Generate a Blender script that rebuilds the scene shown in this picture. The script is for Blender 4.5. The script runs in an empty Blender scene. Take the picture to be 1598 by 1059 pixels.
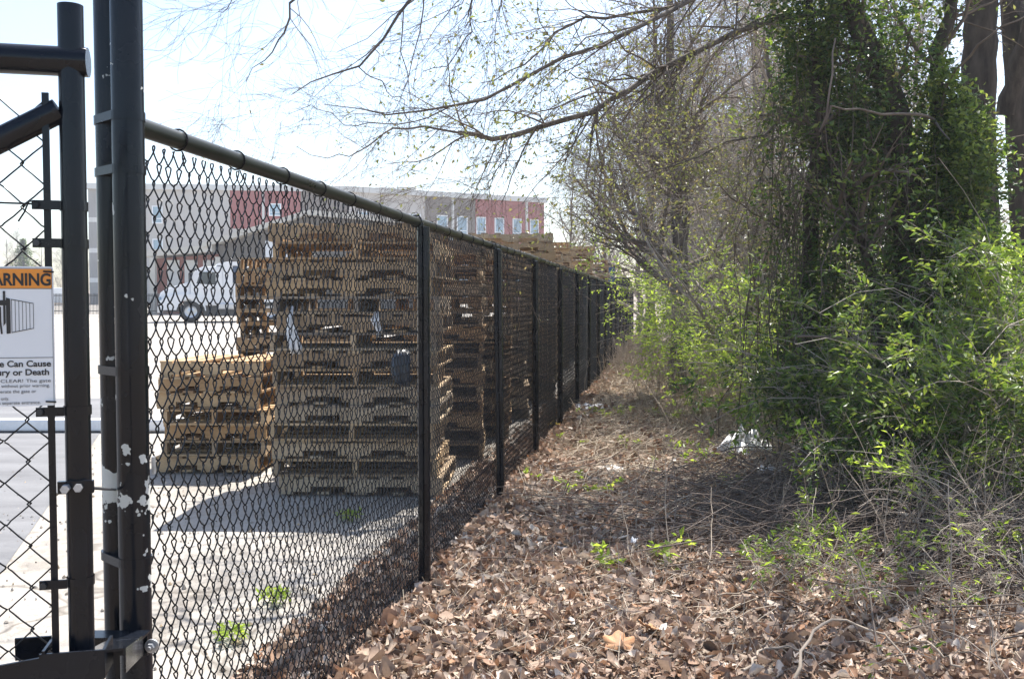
import bpy, math
import numpy as np
from mathutils import Vector, Matrix
sc = bpy.context.scene
COL = sc.collection
rng = np.random.default_rng(11)
PI = math.pi
CAMH = 1.44
PITCH = math.atan(60.5/1500)
FPX = 1500.0

def W(px, py, Y):
    """point seen at photo position px,py at distance Y in front of the camera"""
    dx = (px-799.0)/FPX; dz = -(py-529.5)/FPX
    c, s = math.cos(PITCH), math.sin(PITCH)
    # camera forward = (0,c,-s), up = (0,s,c)
    d = np.array([dx, c+dz*s, -s+dz*c])
    k = Y/d[1]
    return np.array([0, 0, CAMH]) + d*k

def FX(Y): return -1.22+0.159*Y
FD = np.array([0.157, 0.9876, 0.0])      # along the fence
FN = np.array([0.9876, -0.157, 0.0])     # away from the lot

def norm(a): return a/np.maximum(np.linalg.norm(a, axis=-1, keepdims=True), 1e-9)

def lot_z(x, y):
    e = FX(y)-1.2-x
    s = np.clip(e/6.0, 0, 1); s = s*s*(3-2*s)
    return 0.0118*np.maximum(0, y-12)*s

# ------------------------------------------------------------------ mesh tools
class MB:
    def __init__(s): s.v = []; s.f = []; s.n = 0
    def add(s, v, f):
        v = np.asarray(v, dtype=float).reshape(-1, 3); f = np.asarray(f, dtype=np.int64)
        s.v.append(v); s.f.append(f+s.n); s.n += len(v); return s
    def box(s, c, d, rz=0.0, ry=0.0, rx=0.0):
        x, y, z = [k/2 for k in d]
        v = np.array([(-x,-y,-z),(x,-y,-z),(x,y,-z),(-x,y,-z),(-x,-y,z),(x,-y,z),(x,y,z),(-x,y,z)])
        if rz or ry or rx:
            M = np.array((Matrix.Rotation(rz,3,'Z') @ Matrix.Rotation(ry,3,'Y') @ Matrix.Rotation(rx,3,'X')))
            v = v @ M.T
        return s.add(v+np.array(c), [(0,3,2,1),(4,5,6,7),(0,1,5,4),(1,2,6,5),(2,3,7,6),(3,0,4,7)])
    def tube(s, pts, r, k=12, caps=True):
        P = np.asarray(pts, float)[None]; R = np.full(P.shape[:2], r) if np.isscalar(r) else np.asarray(r, float)[None]
        v, f = tubes(P, R, k); s.add(v, f)
        if caps:
            m = P.shape[1]
            for q, c in ((0, P[0,0]), (m-1, P[0,-1])):
                ring = np.arange(k)
                vv = np.vstack([v[q*k:(q+1)*k], c[None]])
                ff = [(int(i), int((i+1)%k), k) for i in ring] if q else [(int((i+1)%k), int(i), k) for i in ring]
                s.add(vv, ff)
        return s
    def prism(s, poly, a, b, axis='y'):
        """poly in (u,w), extruded from a to b along axis ('y': u=x,w=z ; 'x': u=y,w=z ; 'z': u=x,w=y)"""
        n = len(poly)
        def mk(u, w, t):
            return (u, t, w) if axis == 'y' else ((t, u, w) if axis == 'x' else (u, w, t))
        v = [mk(u, w, a) for u, w in poly]+[mk(u, w, b) for u, w in poly]
        s.add(v, [(i, (i+1)%n, (i+1)%n+n, i+n) for i in range(n)])
        # fan caps through centroid (polygons used are star shaped)
        cu = sum(p[0] for p in poly)/n; cw = sum(p[1] for p in poly)/n
        s.add([mk(u, w, a) for u, w in poly]+[mk(cu, cw, a)], [((i+1)%n, i, n) for i in range(n)])
        s.add([mk(u, w, b) for u, w in poly]+[mk(cu, cw, b)], [(i, (i+1)%n, n) for i in range(n)])
        return s
    def build(s, name, mat, parent=None, smooth=False, local=False, fixn=False):
        V = np.vstack(s.v)
        if parent is not None and not local:
            V = V-np.array(world_loc(parent))
        me = bpy.data.meshes.new(name)
        me.vertices.add(len(V)); me.vertices.foreach_set('co', V.astype(np.float32).ravel())
        loops = np.concatenate([f.ravel() for f in s.f]); cnt = np.concatenate([np.full(len(f), f.shape[1]) for f in s.f])
        me.loops.add(len(loops)); me.loops.foreach_set('vertex_index', loops.astype(np.int32))
        st = np.concatenate([[0], np.cumsum(cnt)[:-1]])
        me.polygons.add(len(cnt)); me.polygons.foreach_set('loop_start', st.astype(np.int32))
        me.polygons.foreach_set('use_smooth', np.full(len(cnt), bool(smooth)))
        me.update(calc_edges=True); me.validate()
        if fixn:
            import bmesh
            bm = bmesh.new(); bm.from_mesh(me); bmesh.ops.remove_doubles(bm, verts=bm.verts, dist=1e-5)
            bmesh.ops.recalc_face_normals(bm, faces=bm.faces); bm.to_mesh(me); bm.free()
        me.materials.append(mat)
        o = bpy.data.objects.new(name, me); COL.objects.link(o)
        if parent is not None: o.parent = parent
        return o

WL = {}
def world_loc(o):
    p = np.zeros(3)
    while o is not None: p = p+np.array(o.location); o = o.parent
    return p

def tubes(P, R, k=3):
    """P (N,M,3), R (N,M) -> verts, quads"""
    N, M, _ = P.shape
    T = np.empty_like(P); T[:, 1:-1] = P[:, 2:]-P[:, :-2]; T[:, 0] = P[:, 1]-P[:, 0]; T[:, -1] = P[:, -1]-P[:, -2]
    T = norm(T)
    mean = norm(P[:, -1]-P[:, 0]+1e-6)
    ref = np.where(np.abs(mean[:, 2:3]) > 0.8, np.array([[1.0, 0.05, 0]]), np.array([[0.03, 0.02, 1.0]]))
    U = norm(np.cross(T, ref[:, None, :])); Vv = np.cross(T, U)
    a = np.arange(k)*2*PI/k
    v = P[:, :, None, :]+R[:, :, None, None]*(U[:, :, None, :]*np.cos(a)[None, None, :, None]+Vv[:, :, None, :]*np.sin(a)[None, None, :, None])
    v = v.reshape(-1, 3)
    base = (np.arange(N)*M*k)[:, None, None]+(np.arange(M-1)*k)[None, :, None]
    i = np.arange(k)[None, None, :]; j = ((np.arange(k)+1) % k)[None, None, :]
    f = np.stack([base+i, base+i+k, base+j+k, base+j], -1).reshape(-1, 4)
    return v, f

def tag(o, label=None, cat=None, group=None, kind=None):
    if label: o['label'] = label
    if cat: o['category'] = cat
    if group: o['group'] = group
    if kind: o['kind'] = kind
    return o
def thing(name, loc, label, cat, group=None):
    o = bpy.data.objects.new(name, None); COL.objects.link(o); o.location = [float(q) for q in loc]
    o.empty_display_size = 0.1
    return tag(o, label, cat, group)
def copy_thing(root, loc, rz=0, sc_=None, label=None):
    r = root.copy(); COL.objects.link(r); r.location = [float(q) for q in loc]; r.rotation_euler = (0, 0, rz)
    if sc_ is not None: r.scale = (sc_, sc_, sc_)
    if label: r['label'] = label
    for ch in list(root.children):
        c = ch.copy(); COL.objects.link(c); c.parent = r
        for g in list(ch.children):
            d = g.copy(); COL.objects.link(d); d.parent = c
    return r

# ------------------------------------------------------------------ materials
def lin(c):  # sRGB 0-255 -> linear
    return tuple(((x/255)/12.92 if x/255 <= 0.04045 else ((x/255+0.055)/1.055)**2.4) for x in c)
class NT:
    def __init__(s, name):
        s.m = bpy.data.materials.new(name); s.m.use_nodes = True; s.t = s.m.node_tree; s.t.nodes.clear()
        s.out = s.n('ShaderNodeOutputMaterial')
    def n(s, typ, **kw):
        nd = s.t.nodes.new(typ)
        for k, v in kw.items(): setattr(nd, k, v)
        return nd
    def l(s, a, b): s.t.links.new(a, b)
    def noise(s, scale, detail=4, rough=.55, coord=None, stretch=None, typ='Object'):
        tc = s.n('ShaderNodeTexCoord'); src = tc.outputs[typ]
        if stretch:
            mp = s.n('ShaderNodeMapping'); mp.inputs['Scale'].default_value = stretch; s.l(src, mp.inputs['Vector']); src = mp.outputs[0]
        nz = s.n('ShaderNodeTexNoise'); nz.inputs['Scale'].default_value = scale; nz.inputs['Detail'].default_value = detail
        nz.inputs['Roughness'].default_value = rough; s.l(src, nz.inputs['Vector']); return nz.outputs['Fac']
    def ramp(s, fac, stops, interp='LINEAR'):
        r = s.n('ShaderNodeValToRGB'); cr = r.color_ramp; cr.interpolation = interp
        while len(cr.elements) < len(stops): cr.elements.new(0.5)
        for e, (p, c) in zip(cr.elements, stops):
            e.position = p; e.color = (*c, 1) if len(c) == 3 else c
        s.l(fac, r.inputs[0]); return r.outputs[0]
    def mix(s, fac, a, b, mode='MIX'):
        m = s.n('ShaderNodeMix', data_type='RGBA', blend_type=mode)
        for inp, v in ((m.inputs[0], fac), (m.inputs[6], a), (m.inputs[7], b)):
            if isinstance(v, (int, float)): inp.default_value = v
            elif isinstance(v, tuple): inp.default_value = (*v, 1)
            else: s.l(v, inp)
        return m.outputs[2]
    def math(s, op, a, b=0.0, clamp=False):
        m = s.n('ShaderNodeMath', operation=op, use_clamp=clamp)
        for inp, v in zip(m.inputs, (a, b)):
            if isinstance(v, (int, float)): inp.default_value = v
            else: s.l(v, inp)
        return m.outputs[0]
    def bsdf(s, col, rough=.6, metal=0.0, bump=None, bs=.3, bd=.01, spec=None):
        b = s.n('ShaderNodeBsdfPrincipled')
        for inp, v in ((b.inputs['Base Color'], col), (b.inputs['Roughness'], rough), (b.inputs['Metallic'], metal)):
            if isinstance(v, (int, float)): inp.default_value = v
            elif isinstance(v, tuple): inp.default_value = (*v, 1)
            else: s.l(v, inp)
        if spec is not None: b.inputs['Specular IOR Level'].default_value = spec
        if bump is not None:
            bp = s.n('ShaderNodeBump'); bp.inputs['Strength'].default_value = bs; bp.inputs['Distance'].default_value = bd
            s.l(bump, bp.inputs['Height']); s.l(bp.outputs[0], b.inputs['Normal'])
        s.l(b.outputs[0], s.out.inputs[0]); return b
    def rand_island(s): return s.n('ShaderNodeNewGeometry').outputs['Random Per Island']
    def rand_obj(s): return s.n('ShaderNodeObjectInfo').outputs['Random']

def simple(name, col, rough=.6, metal=0.0, var=.15, scale=8, bump=0.0, bd=.01, spec=None):
    t = NT(name); nz = t.noise(scale, 5)
    a = tuple(c*(1-var) for c in col); b = tuple(min(1, c*(1+var)) for c in col)
    c = t.ramp(nz, [(.3, a), (.7, b)])
    t.bsdf(c, rough, metal, nz if bump else None, bump, bd, spec); return t.m

def black_paint(name, chips=None, base=(.004, .0052, .008), rough=.15):
    t = NT(name)
    n1 = t.noise(6, 5); n2 = t.noise(40, 3)
    c = t.ramp(n1, [(.3, base), (.75, tuple(x*2.2 for x in base))])
    rg = t.ramp(n1, [(.3, (rough,)*3), (.8, (rough+.2,)*3)])
    if chips:
        tc = t.n('ShaderNodeTexCoord'); sp = t.n('ShaderNodeSeparateXYZ'); t.l(tc.outputs['Object'], sp.inputs[0])
        z = sp.outputs[2]
        tot = None
        for z0, hw, amp in chips:
            d = t.math('ABSOLUTE', t.math('SUBTRACT', z, z0)); k = t.math('SUBTRACT', 1.0, t.math('DIVIDE', d, hw), True)
            k = t.math('MULTIPLY', k, amp); tot = k if tot is None else t.math('MAXIMUM', tot, k)
        nz = t.noise(11, 4, .6); nzf = t.noise(38, 2, .5)
        v = t.math('ADD', t.math('ADD', t.math('MULTIPLY', nz, .75), t.math('MULTIPLY', nzf, .25)), tot)
        msk = t.ramp(v, [(.645, (0, 0, 0)), (.652, (1, 1, 1))])
        c = t.mix(msk, c, (.52, .53, .50)); rg = t.mix(msk, rg, (.6, .6, .6))
    t.bsdf(c, rg, 0.0, n2, .05, .002, spec=.30); return t.m

def leafmat(name, stops, transl=.35, rough=.45, spec=.5, island=True):
    t = NT(name)
    r = t.rand_island()
    col = t.ramp(r, stops)
    b = t.n('ShaderNodeBsdfPrincipled'); t.l(col, b.inputs['Base Color']); b.inputs['Roughness'].default_value = rough
    b.inputs['Specular IOR Level'].default_value = spec
    tr = t.n('ShaderNodeBsdfTranslucent'); 
    bc = t.mix(.6, col, (1.0, 1.0, .35), 'MULTIPLY'); bc = t.mix(1.0, bc, (1.9, 1.9, 1.9), 'MULTIPLY'); t.l(bc, tr.inputs[0])
    mx = t.n('ShaderNodeMixShader'); mx.inputs[0].default_value = transl; t.l(b.outputs[0], mx.inputs[1]); t.l(tr.outputs[0], mx.inputs[2])
    t.l(mx.outputs[0], t.out.inputs[0]); return t.m

def bark(name, a, b, scale=12, bump=.6, bd=.02):
    t = NT(name); n1 = t.noise(scale, 6, .65, stretch=(1, 1, .25)); n2 = t.noise(scale*4, 4)
    c = t.ramp(n1, [(.3, a), (.7, b)]); t.bsdf(c, .9, 0, n1, bump, bd, spec=.2); return t.m

def woodmat(name, stops, dark=.6):
    t = NT(name)
    ri = t.math('FRACT', t.math('ADD', t.rand_island(), t.rand_obj()))
    col = t.ramp(ri, stops)
    g = t.noise(9, 6, .7, stretch=(1.2, 7, 12)); g2 = t.noise(3, 3)
    g3 = t.ramp(g, [(.25, (dark,)*3), (.55, (1, 1, 1)), (.8, (.85, .83, .8))])
    col = t.mix(1.0, col, g3, 'MULTIPLY')
    st = t.ramp(g2, [(.35, (.72, .7, .68)), (.6, (1, 1, 1))]); col = t.mix(.8, col, st, 'MULTIPLY')
    t.bsdf(col, .85, 0, g, .35, .006, spec=.25); return t.m

M = {}
M['black'] = black_paint('black_paint')
M['blackpost'] = black_paint('black_post_paint', chips=[(1.0, .13, .17), (.86, .06, .105), (1.21, .05, .09), (1.55, .04, .06), (1.95, .12, .055), (.6, .25, .045)])
M['wire'] = simple('black_vinyl_wire', (.010, .011, .013), .3, 0, .3, 30, spec=.25)
M['rail'] = black_paint('rail_paint', base=(.014, .016, .013), rough=.25)
M['bolt'] = simple('galvanised_bolt', (.42, .43, .45), .4, .7, .3, 60)
M['fresh'] = woodmat('fresh_pine', [(0, (.50, .33, .18)), (.3, (.62, .45, .27)), (.6, (.42, .26, .13)), (.85, (.56, .40, .24)), (1, (.36, .23, .13))])
M['mixed'] = woodmat('mixed_wood', [(0, (.46, .31, .17)), (.3, (.58, .42, .25)), (.55, (.33, .23, .14)), (.8, (.50, .36, .22)), (1, (.36, .28, .20))])
M['grey'] = woodmat('weathered_wood', [(0, (.44, .34, .23)), (.3, (.56, .45, .31)), (.55, (.33, .25, .175)), (.8, (.60, .45, .29)), (1, (.30, .25, .20))])
M['bark'] = bark('dark_bark', (.022, .017, .014), (.085, .068, .055))
M['bark2'] = bark('grey_bark', (.06, .05, .043), (.19, .16, .135), 9)
M['twig'] = simple('twig_bark', (.15, .12, .10), .9, 0, .35, 3, spec=.2)
M['twigl'] = simple('pale_twig', (.36, .31, .26), .9, 0, .3, 3, spec=.2)
M['stem'] = simple('dry_stem', (.38, .31, .24), .85, 0, .3, 6, spec=.2)
M['vine'] = simple('vine_bark', (.12, .095, .075), .9, 0, .4, 4, spec=.2)
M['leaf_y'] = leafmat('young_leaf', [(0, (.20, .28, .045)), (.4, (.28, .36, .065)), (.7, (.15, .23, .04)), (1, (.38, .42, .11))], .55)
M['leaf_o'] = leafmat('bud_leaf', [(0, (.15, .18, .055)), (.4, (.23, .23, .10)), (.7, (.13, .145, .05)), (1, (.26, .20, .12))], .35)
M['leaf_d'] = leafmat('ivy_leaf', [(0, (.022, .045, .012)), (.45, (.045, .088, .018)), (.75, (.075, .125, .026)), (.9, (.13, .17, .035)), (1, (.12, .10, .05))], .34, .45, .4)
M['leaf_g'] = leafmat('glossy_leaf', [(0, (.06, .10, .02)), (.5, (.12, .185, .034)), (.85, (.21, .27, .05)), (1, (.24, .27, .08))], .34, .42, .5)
def litmat():
    t = NT('fallen_leaf'); r = t.rand_island()
    col = t.ramp(r, [(0, (.10, .065, .045)), (.16, (.34, .215, .15)), (.30, (.52, .40, .30)), (.42, (.18, .105, .07)), (.54, (.62, .53, .44)), (.68, (.40, .22, .125)), (.80, (.28, .21, .165)), (.9, (.46, .34, .26)), (1, (.76, .70, .62))])
    nz = t.noise(60, 3); col = t.mix(.5, col, t.ramp(nz, [(.3, (.5, .47, .44)), (.65, (1, .98, .96))]), 'MULTIPLY')
    b = t.bsdf(col, .7, 0, nz, .3, .003, spec=.3)
    tr = t.n('ShaderNodeBsdfTranslucent'); t.l(col, tr.inputs[0]); mx = t.n('ShaderNodeMixShader'); mx.inputs[0].default_value = .2
    t.l(b.outputs[0], mx.inputs[1]); t.l(tr.outputs[0], mx.inputs[2]); t.l(mx.outputs[0], t.out.inputs[0]); return t.m
M['litter'] = litmat()
M['straw'] = leafmat('dry_straw', [(0, (.40, .33, .25)), (.5, (.60, .52, .41)), (1, (.27, .21, .16))], .1, .8, .2)
M['white'] = simple('white_paint', (.78, .79, .80), .35, 0, .04, 3)
M['plastic'] = simple('white_plastic', (.80, .80, .80), .35, 0, .06, 20, .2)
M['glass'] = simple('dark_glass', (.03, .045, .055), .08, 0, .2, 1, spec=.9)
M['pane'] = simple('window_pane', (.25, .38, .48), .1, 0, .25, .6, spec=.8)
M['tyre'] = simple('tyre_rubber', (.02, .02, .021), .8, 0, .2, 20)
M['rim'] = simple('wheel_rim', (.6, .61, .63), .3, .6, .1, 8)
M['dark'] = simple('dark_metal', (.03, .032, .036), .5, 0, .3, 10)
M['navy'] = simple('navy_panel', (.03, .06, .12), .4, 0, .2, 4)
# ------------------------------------------------------------------ camera, light, sky
cam = bpy.data.cameras.new('camera'); co = bpy.data.objects.new('camera', cam); COL.objects.link(co); sc.camera = co
cam.sensor_width = 36; cam.lens = 1500/1598*36; cam.clip_end = 3000; cam.clip_start = .05
co.location = (0, 0, CAMH); co.rotation_euler = (PI/2-PITCH, 0, 0)
SUN_AZ, SUN_EL = math.radians(25), math.radians(60)
sd = Vector((math.sin(SUN_AZ)*math.cos(SUN_EL), math.cos(SUN_AZ)*math.cos(SUN_EL), math.sin(SUN_EL)))
sl = bpy.data.lights.new('sun', 'SUN'); sl.energy = 5.0; sl.angle = math.radians(.5); sl.color = (1, .96, .9)
so = bpy.data.objects.new('sun', sl); COL.objects.link(so); so.rotation_euler = (-sd).to_track_quat('-Z', 'Y').to_euler(); so.location = (10, 20, 40)
w = bpy.data.worlds.new('World'); sc.world = w; w.use_nodes = True; nt = w.node_tree; nt.nodes.clear()
sk = nt.nodes.new('ShaderNodeTexSky'); sk.sky_type = 'NISHITA'; sk.sun_disc = False
sk.sun_elevation = SUN_EL; sk.sun_rotation = SUN_AZ; sk.air_density = 1.0; sk.dust_density = 1.6; sk.ozone_density = 1.0
bg = nt.nodes.new('ShaderNodeBackground'); bg.inputs[1].default_value = .12; wo = nt.nodes.new('ShaderNodeOutputWorld')
nt.links.new(sk.outputs[0], bg.inputs[0]); nt.links.new(bg.outputs[0], wo.inputs[0])
sc.view_settings.view_transform = 'Standard'; sc.view_settings.look = 'None'; sc.view_settings.exposure = 1.25; sc.view_settings.gamma = 1
sc.cycles.max_bounces = 6; sc.cycles.transparent_max_bounces = 8

# ------------------------------------------------------------------ ground
def smooth_noise(x, y, seed=0):
    r = np.random.default_rng(seed); x = np.asarray(x, float); y = np.asarray(y, float); o = np.zeros_like(x)
    for k in range(9):
        a = r.uniform(0, 2*PI); fq = 1.2*1.45**k*.55; ph = r.uniform(0, 6.28, 2)
        o += np.sin(x*fq*math.cos(a)+y*fq*math.sin(a)+ph[0])*np.cos(x*fq*math.sin(a)*.8-y*fq*math.cos(a)*.9+ph[1])/(1.35**k)
    return o/3
def ground_z(x, y):
    x = np.asarray(x, float); y = np.asarray(y, float)
    e = x-(FX(y)-.28)
    s = np.clip(e/.5, 0, 1); s = s*s*(3-2*s)
    near = np.clip(1-np.abs(x)/60, 0, 1)
    bank = np.clip((x-3.0)/6, 0, 1)*.15
    return (1-s)*(lot_z(x, y)-.03)+s*(.02+smooth_noise(x, y)*.028*near+bank)
def axis(a, b, d0, far, g=1.25):
    m = list(np.arange(a, b, d0)); s = d0; p = b
    while p < far: m.append(p); s *= g; p += s
    m.append(far); s = d0; p = a-d0; lo = []
    while p > -far: lo.append(p); s *= g; p -= s
    lo.append(-far); return np.array(lo[::-1]+m)
gx = axis(-2.5, 7, .09, 900); gy = axis(1.0, 20, .11, 1500)
X, Y = np.meshgrid(gx, gy); Z = ground_z(X, Y)
Vv = np.stack([X, Y, Z], -1).reshape(-1, 3); nx = len(gx); ny = len(gy)
ii, jj = np.meshgrid(np.arange(nx-1), np.arange(ny-1)); b0 = (jj*nx+ii).ravel()
t = NT('forest_soil'); n1 = t.noise(2.2, 6, .6); n2 = t.noise(45, 5, .7); n3 = t.noise(.05, 3)
c = t.ramp(n2, [(.25, (.10, .075, .055)), (.5, (.26, .21, .165)), (.75, (.46, .40, .33))])
c = t.mix(.5, c, t.ramp(n1, [(.35, (.5, .47, .42)), (.65, (1, 1, 1))]), 'MULTIPLY')
t.bsdf(c, .95, 0, n2, .8, .02, spec=.15)
g = MB(); g.add(Vv, np.stack([b0, b0+1, b0+1+nx, b0+nx], -1)); go = g.build('ground', t.m, smooth=True); tag(go, kind='structure')

# lot sheet (pale gravelly concrete) following the ground
def sheet(name, mat, left, right, y0, y1, dz, ny=60, nx=24, rough_edge=0.0):
    ys = y0+(y1-y0)*np.linspace(0, 1, ny)**2; u = np.linspace(0, 1, nx)
    Yy, U = np.meshgrid(ys, u, indexing='ij')
    R_ = right(Yy)+(smooth_noise(Yy*3, Yy*0, 5)*rough_edge)
    L_ = left(Yy); Xx = R_-(R_-L_)*U**1.6
    Zz = lot_z(Xx, Yy)+dz
    V_ = np.stack([Xx, Yy, Zz], -1).reshape(-1, 3)
    a, b = np.meshgrid(np.arange(ny-1), np.arange(nx-1), indexing='ij'); q = (a*nx+b).ravel()
    m = MB(); m.add(V_, np.stack([q, q+nx, q+nx+1, q+1], -1)); o = m.build(name, mat, smooth=True); return tag(o, kind='structure')
t = NT('pale_concrete'); n1 = t.noise(1.1, 6, .65); n2 = t.noise(90, 4, .7); n3 = t.noise(14, 5, .7)
c = t.ramp(n1, [(.3, (.30, .275, .24)), (.7, (.42, .39, .35))])
c = t.mix(.7, c, t.ramp(n2, [(.3, (.55, .52, .5)), (.5, (1, 1, 1))]), 'MULTIPLY')
st_ = t.noise(.7, 5, .7, stretch=(2.2, .35, 1)); c = t.mix(.6, c, t.ramp(st_, [(.36, (.62, .60, .58)), (.47, (1, 1, 1))]), 'MULTIPLY')
oil = t.noise(3.1, 2, .5); c = t.mix(.7, c, t.ramp(oil, [(.27, (.45, .43, .41)), (.33, (1, 1, 1))]), 'MULTIPLY')
vo = t.n('ShaderNodeTexVoronoi', feature='DISTANCE_TO_EDGE'); tcv = t.n('ShaderNodeTexCoord'); wn = t.n('ShaderNodeTexNoise'); wn.inputs['Scale'].default_value = 2.5; t.l(tcv.outputs['Object'], wn.inputs['Vector']); vm = t.n('ShaderNodeVectorMath', operation='MULTIPLY_ADD'); t.l(wn.outputs['Color'], vm.inputs[0]); vm.inputs[1].default_value = (.5, .5, .5); t.l(tcv.outputs['Object'], vm.inputs[2]); t.l(vm.outputs[0], vo.inputs['Vector']); vo.inputs['Scale'].default_value = .32
c = t.mix(.75, c, t.ramp(vo.outputs['Distance'], [(.002, (.35, .33, .31)), (.006, (1, 1, 1))]), 'MULTIPLY')
c = t.mix(.5, c, t.ramp(n3, [(.33, (.6, .56, .52)), (.5, (1, 1, 1))]), 'MULTIPLY')
t.bsdf(c, .9, 0, n2, .5, .008, spec=.2); M['concrete'] = t.m
t = NT('worn_asphalt'); n1 = t.noise(.9, 6, .65, stretch=(1, 3, 1)); n2 = t.noise(120, 3, .7)
c = t.ramp(n1, [(.3, (.13, .13, .135)), (.7, (.21, .21, .215))]); c = t.mix(.6, c, t.ramp(n2, [(.3, (.6, .6, .6)), (.55, (1, 1, 1))]), 'MULTIPLY')
t.bsdf(c, .85, 0, n2, .4, .006, spec=.25); M['asphalt'] = t.m
t = NT('lot_pavement'); n1 = t.noise(.25, 5, .6, stretch=(1, 3, 1)); n2 = t.noise(60, 3, .6)
c = t.ramp(n1, [(.3, (.40, .39, .38)), (.7, (.52, .51, .50))]); c = t.mix(.4, c, t.ramp(n2, [(.3, (.7, .7, .7)), (.55, (1, 1, 1))]), 'MULTIPLY')
t.bsdf(c, .85, 0, n2, .2, .004, spec=.25); M['lotfar'] = t.m
sheet('parking_lot', M['concrete'], lambda y: -70+0*y, lambda y: FX(y)-.30, 1.0, 100, -.012, ny=140, rough_edge=.12)
sheet('asphalt_apron', M['asphalt'], lambda y: -30+0*y, lambda y: -1.05-.33*(y), 1.2, 14.0, -.007, ny=60)
# ------------------------------------------------------------------ leaf litter, straw
def litter_leaves(x, y, size, lift=.012):
    n = len(x)
    L = size*np.clip(rng.lognormal(0, .42, n), .3, 1.75); Wd = L*rng.uniform(.32, .85, n)
    u = np.linspace(0, 1, 4); prof = np.array([.25, 1.0, .85, .04])
    curlx = rng.normal(0, 2.0, n); curly = rng.uniform(-2.6, 3.6, n)
    P = np.zeros((n, 4, 3, 3))
    for i in range(4):
        th = curlx*(u[i]-.5)
        ux = np.sinc(th/PI)*(u[i]-.5)*L; uz = (1-np.cos(th))*L*.45
        for j, s in enumerate((-1, 0, 1)):
            wob = rng.uniform(.7, 1.3, n)
            yy = s*Wd*.5*prof[i]*wob; zz = (abs(s)*curly*.18)*Wd*prof[i]*wob
            P[:, i, j, 0] = ux; P[:, i, j, 1] = yy*np.cos(curly*.3); P[:, i, j, 2] = uz+zz
    # random rotation: tilt then yaw
    a = rng.uniform(0, 2*PI, n); tx = rng.normal(0, .5, n); ty = rng.normal(0, .42, n)
    ca, sa = np.cos(a), np.sin(a)
    z1 = P[..., 2]*np.cos(tx)[:, None, None]+P[..., 1]*np.sin(tx)[:, None, None]; y1 = P[..., 1]*np.cos(tx)[:, None, None]-P[..., 2]*np.sin(tx)[:, None, None]
    x1 = P[..., 0]*np.cos(ty)[:, None, None]-z1*np.sin(ty)[:, None, None]; z2 = z1*np.cos(ty)[:, None, None]+P[..., 0]*np.sin(ty)[:, None, None]
    xx = x1*ca[:, None, None]-y1*sa[:, None, None]; yy = x1*sa[:, None, None]+y1*ca[:, None, None]
    gz = ground_z(x, y)+rng.uniform(.2, 1.0, n)**1*lift+.006
    V_ = np.stack([xx+x[:, None, None], yy+y[:, None, None], z2+gz[:, None, None]], -1).reshape(-1, 3)
    b = (np.arange(n)*12)[:, None, None]+(np.arange(3)*3)[None, :, None]+np.arange(2)[None, None, :]
    return V_, np.stack([b, b+3, b+4, b+1], -1).reshape(-1, 4)
lm = MB()
def strip_pts(n, y0, y1, xr, pw=1.0, xo=-.42):
    y = y0+(y1-y0)*rng.uniform(0, 1, n)**pw; x = FX(y)+xo+rng.uniform(0, 1, n)**1.1*(xr-(FX(y)+xo)); return x, y
x, y = strip_pts(20000, 1.9, 5.2, 3.6); lm.add(*litter_leaves(x, y, .050, .04))
x, y = strip_pts(26000, 1.9, 6.5, 3.8); lm.add(*litter_leaves(x, y, .026, .03))
x, y = strip_pts(14000, 5.2, 8.6, 4.4); lm.add(*litter_leaves(x, y, .05, .03))
x, y = strip_pts(9000, 5.2, 12, 4.4); lm.add(*litter_leaves(x, y, .03, .03))
x, y = strip_pts(14000, 8.2, 36, 5.0, 1.4); lm.add(*litter_leaves(x, y, .07, .03))
# drift of leaves banked along the foot of the fence
y = 1.9+20*rng.uniform(0, 1, 6500)**1.2; x = FX(y)+rng.normal(.02, .17, 6500); lm.add(*litter_leaves(x, y, .058, .05))
lo_ = lm.build('leaf_litter', M['litter'], smooth=True); tag(lo_, 'brown and tan dead leaves covering the strip beside the fence', 'leaf litter', kind='stuff')
def straw(n, y0, y1, x0f, x1f, L=(.05, .22), r=.0011, up=.25):
    y = rng.uniform(y0, y1, n); x = x0f(y)+rng.uniform(0, 1, n)*(x1f(y)-x0f(y))
    a = rng.uniform(0, 2*PI, n); e = np.abs(rng.normal(0, up, n)); l = rng.uniform(*L, n)
    d = np.stack([np.cos(a)*np.cos(e), np.sin(a)*np.cos(e), np.sin(e)], -1)*l[:, None]
    p0 = np.stack([x, y, ground_z(x, y)+.012+rng.uniform(0, .02, n)], -1)
    bend = rng.normal(0, .12, (n, 3))*l[:, None]; bend[:, 2] = np.abs(bend[:, 2])*.6
    P = np.stack([p0, p0+d*.5+bend, p0+d], 1); R = np.full((n, 3), r)*rng.uniform(.7, 1.8, (n, 1))
    return tubes(P, R, 3)
sm = MB()
sm.add(*straw(1400, 2.2, 6, lambda y: FX(y)+.0, lambda y: 3.5+0*y))
sm.add(*straw(8000, 6, 16, lambda y: FX(y)+.2, lambda y: 3.6+0*y, (.1, .35), .0016))
sm.add(*straw(7000, 16, 34, lambda y: FX(y)+.2, lambda y: 4.6+0*y, (.15, .5), .003))
sm.add(*straw(500, 3.6, 5.2, lambda y: FX(y)+.1, lambda y: 1.0+0*y, (.06, .2), .0010, .8))
so_ = sm.build('dry_grass', M['straw']); tag(so_, 'straw coloured dead grass and thin twigs scattered over the path', 'dry grass', kind='stuff')

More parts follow.
